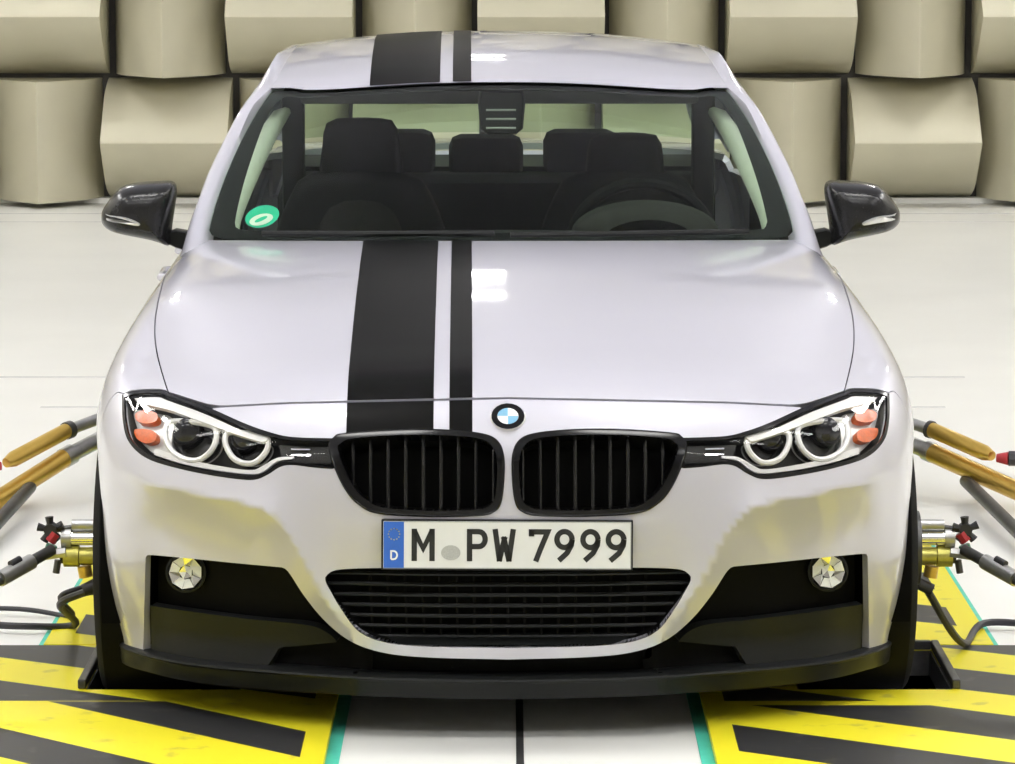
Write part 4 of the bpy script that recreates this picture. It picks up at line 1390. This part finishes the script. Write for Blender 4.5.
# --- wheels
def wheel(x, y):
    e = 'wheel'
    t = MB().lathe([(-.085, .215), (-.105, .235), (-.114, .27), (-.110, .305), (-.095, .324), (-.06, .33), (.06, .33), (.095, .324), (.110, .305), (.114, .27), (.105, .235), (.085, .215)], (x, y, .33), (-1, 0, 0), 56)
    v, f = t.v, [q_ for q_ in t.f if len(q_) == 4]
    ty = mesh_obj('wheel', v, f, 'rubber', car); auto_smooth(ty, .7)
    MB().lathe([(-.09, .218), (.088, .22), (.10, .228), (.104, .222), (.085, .20), (-.05, .195), (-.06, .02)], (x, y, .33), (-1, 0, 0), 48).build('rim', 'rim', ty)
    MB().lathe([(.02, .03), (.07, .055), (.085, .05), (.088, .01)], (x, y, .33), (-1, 0, 0), 24).build('hub_cap', 'silver', ty)
    for k in range(10):
        a = 2 * math.pi * k / 10
        c, s = math.cos(a), math.sin(a)
        MB().tube([(x - .07, y + .04 * c, .33 + .04 * s), (x - .085, y + .13 * c, .33 + .13 * s), (x - .088, y + .205 * c, .33 + .205 * s)], [.016, .013, .015], 8).build('spoke', 'rim', ty)
    return ty
for y in (AC_Y, AC_Y + WB):
    mirror_tree(wheel(-.798, y), car)

# --- cabin
dz = [(1.44, .955), (1.60, .968), (1.78, .975), (1.90, .965), (1.97, .93), (2.0, .80), (1.95, .55)]
v = []; n = 21
for y, z in dz:
    for i in range(n):
        u = -1 + 2 * i / (n - 1)
        v.append((u * .70, y + (.22 * u * u if y < 1.7 else .08 * u * u), z - .03 * u * u))
dash = mesh_obj('dashboard', v, [(j * n + i, j * n + i + 1, (j + 1) * n + i + 1, (j + 1) * n + i) for j in range(len(dz) - 1) for i in range(n - 1)], 'dash', car)
auto_smooth(dash, .8)
# instrument hood and wheel on the driver side (picture right)
hood_v = []
for y, s in ((1.72, .6), (1.80, .95), (1.92, 1.0), (1.98, .9)):
    for t in np.linspace(0, math.pi, 15):
        hood_v.append((.37 + .19 * math.cos(t) * s, y, .955 + .085 * math.sin(t) * s))
mesh_obj('instrument_hood', hood_v, [(j * 15 + i, j * 15 + i + 1, (j + 1) * 15 + i + 1, (j + 1) * 15 + i) for j in range(3) for i in range(14)] + [tuple(range(15))], 'seat_mid', dash)
th = np.linspace(0, 2 * math.pi, 40)
ring = [(.37 + .185 * math.cos(t), 2.16 - .07 * math.sin(t), .90 + .17 * math.sin(t)) for t in th]
sw_ = MB().tube(ring, .016, 10, cap=False).build('steering_wheel', 'seat', car)
MB().lathe([(-.02, .05), (.0, .075), (.025, .07), (.03, .02)], (.37, 2.15, .89), (0, 1, .4), 20).build('airbag_cover', 'dash', sw_)
for a in (0.1, math.pi - .1, -math.pi / 2):
    MB().tube([(.37 + .05 * math.cos(a), 2.15, .89 + .05 * math.sin(a)), (.37 + .18 * math.cos(a), 2.16 - .06 * math.sin(a), .90 + .165 * math.sin(a))], .013, 8).build('spoke', 'seat', sw_)
MB().lathe([(0, .0045), (.004, .0045), (.006, .001)], (.385, 1.99, 1.005), (0, -1, .1), 10).build('warning_light', 'knob_red', dash)
def rbox(name, a, b, material, parent, bev=.03):
    return MB().box(a, b, bev).build(name, material, parent)
def seat(px0, px1, ptop, yb, xc):
    zt = at_y([(px0, ptop)], yb)[0][2]
    st_ = rbox('seat', (xc - .25, yb - .55, .30), (xc + .25, yb - .02, .46), 'seat', car, .05)
    prof = [(-.22, .42), (-.25, .60), (-.24, .85), (-.20, .98), (-.13, 1.06), (.13, 1.06), (.20, .98), (.24, .85), (.25, .60), (.22, .42)]
    o3 = np.array([(xc + a, yb - .02, b) for a, b in prof])
    puff(resample(spline([tuple(p) for p in o3], 3, True), .05, True), (0, 1, -.05), [(-.07, .88), (-.05, .97), (0, 1.0), (.05, .98), (.08, .88)], 'backrest', 'seat', st_)
    o4 = np.array([(xc + a, yb - .085, b) for a, b in ((-.10, .50), (-.12, .7), (-.11, .95), (0, 1.0), (.11, .95), (.12, .7), (.10, .50))])
    puff(resample(spline([tuple(p) for p in o4], 3, True), .05, True), (0, 1, -.05), [(-.012, .9), (0, 1.0), (.02, 1.0)], 'backrest_panel', 'seat_mid', st_)
    hw_ = .105
    o5 = np.array([(xc + a, yb + .0, b) for a, b in ((-hw_ * .95, zt - .19), (-hw_, zt - .08), (-hw_ * .9, zt - .015), (-hw_ * .5, zt), (hw_ * .5, zt), (hw_ * .9, zt - .015), (hw_, zt - .08), (hw_ * .95, zt - .19))])
    puff(resample(spline([tuple(p) for p in o5], 3, True), .03, True), (0, 1, 0), [(-.05, .85), (-.035, .97), (0, 1.0), (.04, .97), (.055, .85)], 'headrest', 'seat', st_)
    return st_
s1 = seat(322, 393, 118, 2.62, -.375); s1['label'] = 'black passenger seat'
s2 = seat(567, 646, 133, 2.62, .345); s2['label'] = 'black driver seat'
rb = rbox('rear_bench', (-.64, 3.30, .30), (.64, 3.62, .99), 'seat', car, .06)
for x, z in ((-.29, 1.115), (-.03, 1.10), (.25, 1.115)):
    rbox('headrest', (x - .11, 3.50, z - .14), (x + .11, 3.60, z), 'seat', rb, .035)
MB().box((-.62, 3.60, .985), (.62, 4.10, 1.0)).build('parcel_shelf', 'dash', car, smooth=False)
for s in (-1, 1):
    x0, x1 = sorted((s * .80, s * .76))
    MB().box((x0, 1.62, .25), (x1, 3.65, .92), .02).build('door_lining', 'dash', car)
    MB().box((s * .56 - .03, 2.62, .9), (s * .56 + .03, 2.70, 1.33), .01).build('belt_pillar_lining', 'dash', car)
# pale lining of the windscreen pillars
A = [(285, 107, 2.20), (262, 140, 2.09), (241, 184, 1.93), (229, 213, 1.84), (227, 228, 1.80)]
B = [(291, 113, 2.26), (275, 142, 2.15), (255, 186, 1.99), (243, 216, 1.90), (239, 231, 1.86)]
sa = spline([P3(*p) for p in A], 6); sb_ = spline([P3(*p) for p in B], 6)
v = [];
for a, b in zip(sa, sb_):
    v += [a + (-.03, 0, -.01), a, (a + b) / 2 + (.004, -.004, .004), b, b + (-.01, .04, 0)]
pt = mesh_obj('pillar_lining', v, [(i * 5 + j, i * 5 + j + 1, (i + 1) * 5 + j + 1, (i + 1) * 5 + j) for i in range(len(sa) - 1) for j in range(4)], 'trim_pale', car)
mirror_obj(pt)
# interior mirror with its sensor pod
pod = at_y(np.array([(480, 90), (523, 90), (525, 104), (523, 128), (516, 134), (487, 134), (480, 128), (478, 104)], float), 2.10)
rm = puff(pod, (0, 1, 0), [(-.03, .9), (-.02, 1), (.03, 1), (.04, .9)], 'interior_mirror', 'satin_black', car)
for y in (110, 119, 128):
    e = at_y(np.array([(486, y), (516, y)], float), 2.065)
    MB().tube(e, .003, 6).build('pod_glint', 'seal_grey', rm)  # grey bars stand in for highlight lines on the pod
# sun visors folded up under the header
for x0, x1 in ((-.52, -.035), (.05, .52)):
    rbox('sun_visor', (x0, 2.20, 1.268), (x1, 2.225, 1.318), 'headliner', car, .008)
# wiper blades at the foot of the screen
for x0, x1 in ((-.60, -.02), (.02, .62)):
    p = [ws(np.array([x / .75]), np.array([.006 + .0012 * i]))[0] + (0, -.012, .012) for i, x in enumerate(np.linspace(x0, x1, 8))]
    MB().tube(p, .007, 8).build('wiper', 'satin_black', car)
# cowl panel closing the gap between bonnet and screen
xs = np.linspace(-.72, .72, 31)
v = []
for x in xs:
    u = x / .75
    v.append((x, cowl_y(x) - .02, .955 - .02 * u * u)); v.append(tuple(ws(np.array([u * .98]), np.array([.01]))[0] + (0, .01, -.008)))
mesh_obj('cowl_panel', v, [(2 * i, 2 * i + 2, 2 * i + 3, 2 * i + 1) for i in range(30)], 'matte_black', car)

# ------------------------------------------------------------------ wheel restraints and hub fixtures
def W(px, py, y): return np.array(world_at(px, py, y))
for s, side in ((-1, 'left'), (1, 'right')):
    mx = (lambda p: p) if s < 0 else (lambda p: 1016 - p)
    dy = 0 if s < 0 else 5
    # gold restraint arm clamped to the rear wheel hub
    hub = np.array([s * .93 - .035, 3.58, .29])
    t = empty('restraint_arm', (s * 1.62 - .02, 2.75, 0))
    tag(t, 'gold twin-tube restraint arm reaching to the %s rear wheel' % side, 'restraint arm', 'gold wheel restraint arms')
    o = np.array(t.location)
    def part(nm, pts, r, m_, par=t, n=16):
        return MB().tube([np.array(p) - o for p in pts], r, n).build(nm, m_, par)
    D = lambda p: np.interp(mx(p), [-40, 104], [2.85, 3.42])
    def Q(px, py):
        px = mx(px) if s > 0 else px
        return W(px, py + dy, np.interp(px if s < 0 else 1016 - px, [-40, 104], [2.85, 3.42]))
    low0, low1, low2 = (Q(-60, 537), Q(66, 457), Q(106, 436)) if s < 0 else (Q(-60, 512), Q(86, 447), Q(110, 437))
    tl = part('lower_tube', [low0, low1], .028, 'gold')
    part('tube_collar', [low1 - (low1 - low0) * .02, low1 + (low2 - low1) * .15], .030, 'steel', tl)
    part('lower_rod', [low1, low2, hub + (0, 0, -.03)], .024, 'steel')
    u0, u1, u2 = (Q(6, 463), Q(66, 431), Q(106, 416)) if s < 0 else (Q(24, 451), Q(84, 425), Q(112, 416))
    tu = part('upper_tube', [u0, u0 + (u1 - u0) * .12, u1], [.014, .023, .023], 'gold')
    part('tube_collar', [u1, u1 + (u2 - u1) * .12], .026, 'steel_dark', tu)
    part('upper_rod', [u1, u2, hub + (0, 0, .03)], .017, 'steel')
    k0 = Q(2, 466) if s < 0 else Q(20, 453)
    kn = part('lock_knob', [k0 + (s * .002, 0, 0), k0 + (s * .035, -.01, 0)], [.012, .02], 'knob_red', t, 12)
    part('knob_grip', [k0 + (s * .035, -.01, 0), k0 + (s * .06, -.012, 0)], .022, 'cable', kn, 8)
    f0 = Q(30, 487) if s < 0 else Q(50, 476)
    f1 = np.array(ground(mx(-50), 574 + dy, .03))
    part('support_strut', [f0, f1], .019, 'steel_dark')
    MB().box(f1 - o + (-.10, -.08, -.03), f1 - o + (.10, .08, -.020), .004).build('foot_plate', 'steel_dark', t, smooth=False)
    part('hub_clamp', [hub + (0, 0, -.07), hub + (0, 0, .07)], .035, 'steel')

    # fixture on the front wheel hub
    hub = np.array([s * .905, .775, .285])
    t = empty('hub_fixture', (s * 1.0, .77, 0))
    tag(t, 'steel and brass hub fixture with clamp knobs on the %s front wheel' % side, 'hub fixture', 'front wheel hub fixtures')
    o = np.array(t.location)
    def Q(px, py, y=.77): return W(mx(px), py, y)
    part = lambda nm, pts, r, m_, par=t, n=16: MB().tube([np.array(p) - o for p in pts], r, n).build(nm, m_, par)
    part('flange', [hub + (s * .01, 0, 0), hub + (s * .032, 0, 0)], .085, 'steel_dark', t, 28)
    a, b = Q(104, 538), Q(66, 538)
    sh = part('shaft', [a, b], .017, 'chrome')
    part('shaft_collar', [b + (s * -.012, 0, 0), b + (s * .01, 0, 0)], .023, 'steel', sh)
    part('upper_block', [Q(104, 525), Q(72, 525)], .013, 'steel')
    a, b = Q(104, 556), Q(64, 556)
    br = part('brass_body', [a, a + (b - a) * .6, a + (b - a) * .62, b], [.021, .021, .025, .025], 'brass')
    part('brass_nut', [b, b + (s * .008, 0, 0)], .018, 'steel_dark', br, 6)
    part('yellow_valve', [Q(84, 566), Q(86, 577)], .016, 'gold')
    part('hose_clamp', [Q(98, 583), Q(84, 590)], .014, 'cable')
    c = Q(51, 529)
    kb = part('clamp_knob', [c + (0, .015, 0), c + (0, -.02, 0)], .015, 'cable', t, 10)
    for q_ in range(5):
        an = q_ * 2 * math.pi / 5 + .4
        part('knob_lobe', [c + (.012 * math.cos(an), -.01, .012 * math.sin(an)), c + (.030 * math.cos(an), -.01, .030 * math.sin(an))], [.007, .010], 'cable', kb, 8)
    part('pin', [Q(52, 530), Q(78, 527)], .007, 'steel_dark')
    part('red_block', [Q(56, 533, .76), Q(50, 541, .76)], .014, 'knob_red', t, 8)
    part('green_block', [Q(52, 545, .76), Q(49, 553, .76)], .013, 'knob_green', t, 8)
    part('link_plate', [Q(66, 552, .75), Q(40, 556, .75)], .012, 'steel', t, 6)
    part('lower_pin', [Q(58, 560, .75), Q(56, 573, .75)], .008, 'steel_dark', t, 8)
    # thin restraint rod from the fixture down to the floor
    p0, p1, p2 = Q(52, 550, .74), Q(0, 579, .60), np.array([s * 1.62, .15, .052])
    rd = part('restraint_rod', [p0, p0 + (p1 - p0) * .45], .013, 'steel_dark')
    part('rod_sleeve', [p0 + (p1 - p0) * .4, p1], .018, 'steel', rd)
    part('rod_end', [p1, p2], .014, 'steel_dark', rd)
    part('adjuster', [p0 + (p1 - p0) * .62 + (0, 0, .02), p0 + (p1 - p0) * .8 + (0, 0, .02)], .008, 'cable', rd)
    part('floor_anchor', [p2 + (0, 0, -.029), p2 + (0, 0, .012)], .06, 'steel_dark', t, 20)
    # cables
    if s < 0:
        cab = spline([Q(98, 590, .80), Q(80, 594, .82), Q(60, 605, .9), (-1.04, 1.22, .020), (-1.16, 1.20, .020), (-1.30, 1.24, .020), (-1.6, 1.35, .020), (-2.0, 1.5, .020)], 8)
        cab2 = spline([Q(86, 586, .86), Q(60, 597, .9), (-1.06, 1.33, .020), (-1.2, 1.42, .020), (-1.5, 1.46, .020), (-2.0, 1.7, .020)], 8)
        lab = ('black cable hanging from the left hub fixture onto the floor', 'thin black cable looping behind the left hub fixture')
    else:
        cab = spline([Q(92, 585, .80), (1.06, .95, .03), (1.15, 1.24, .020), (1.32, 1.22, .020), (1.6, 1.3, .020), (2.0, 1.45, .020)], 8)
        cab2 = None
        lab = ('black cable trailing from the right hub fixture to the floor', '')
    tag(MB().tube(cab, .009, 8).build('cable', 'cable'), lab[0], 'cable', 'hub fixture cables')
    if cab2 is not None:
        tag(MB().tube(cab2, .006, 8).build('cable', 'cable'), lab[1], 'cable', 'hub fixture cables')
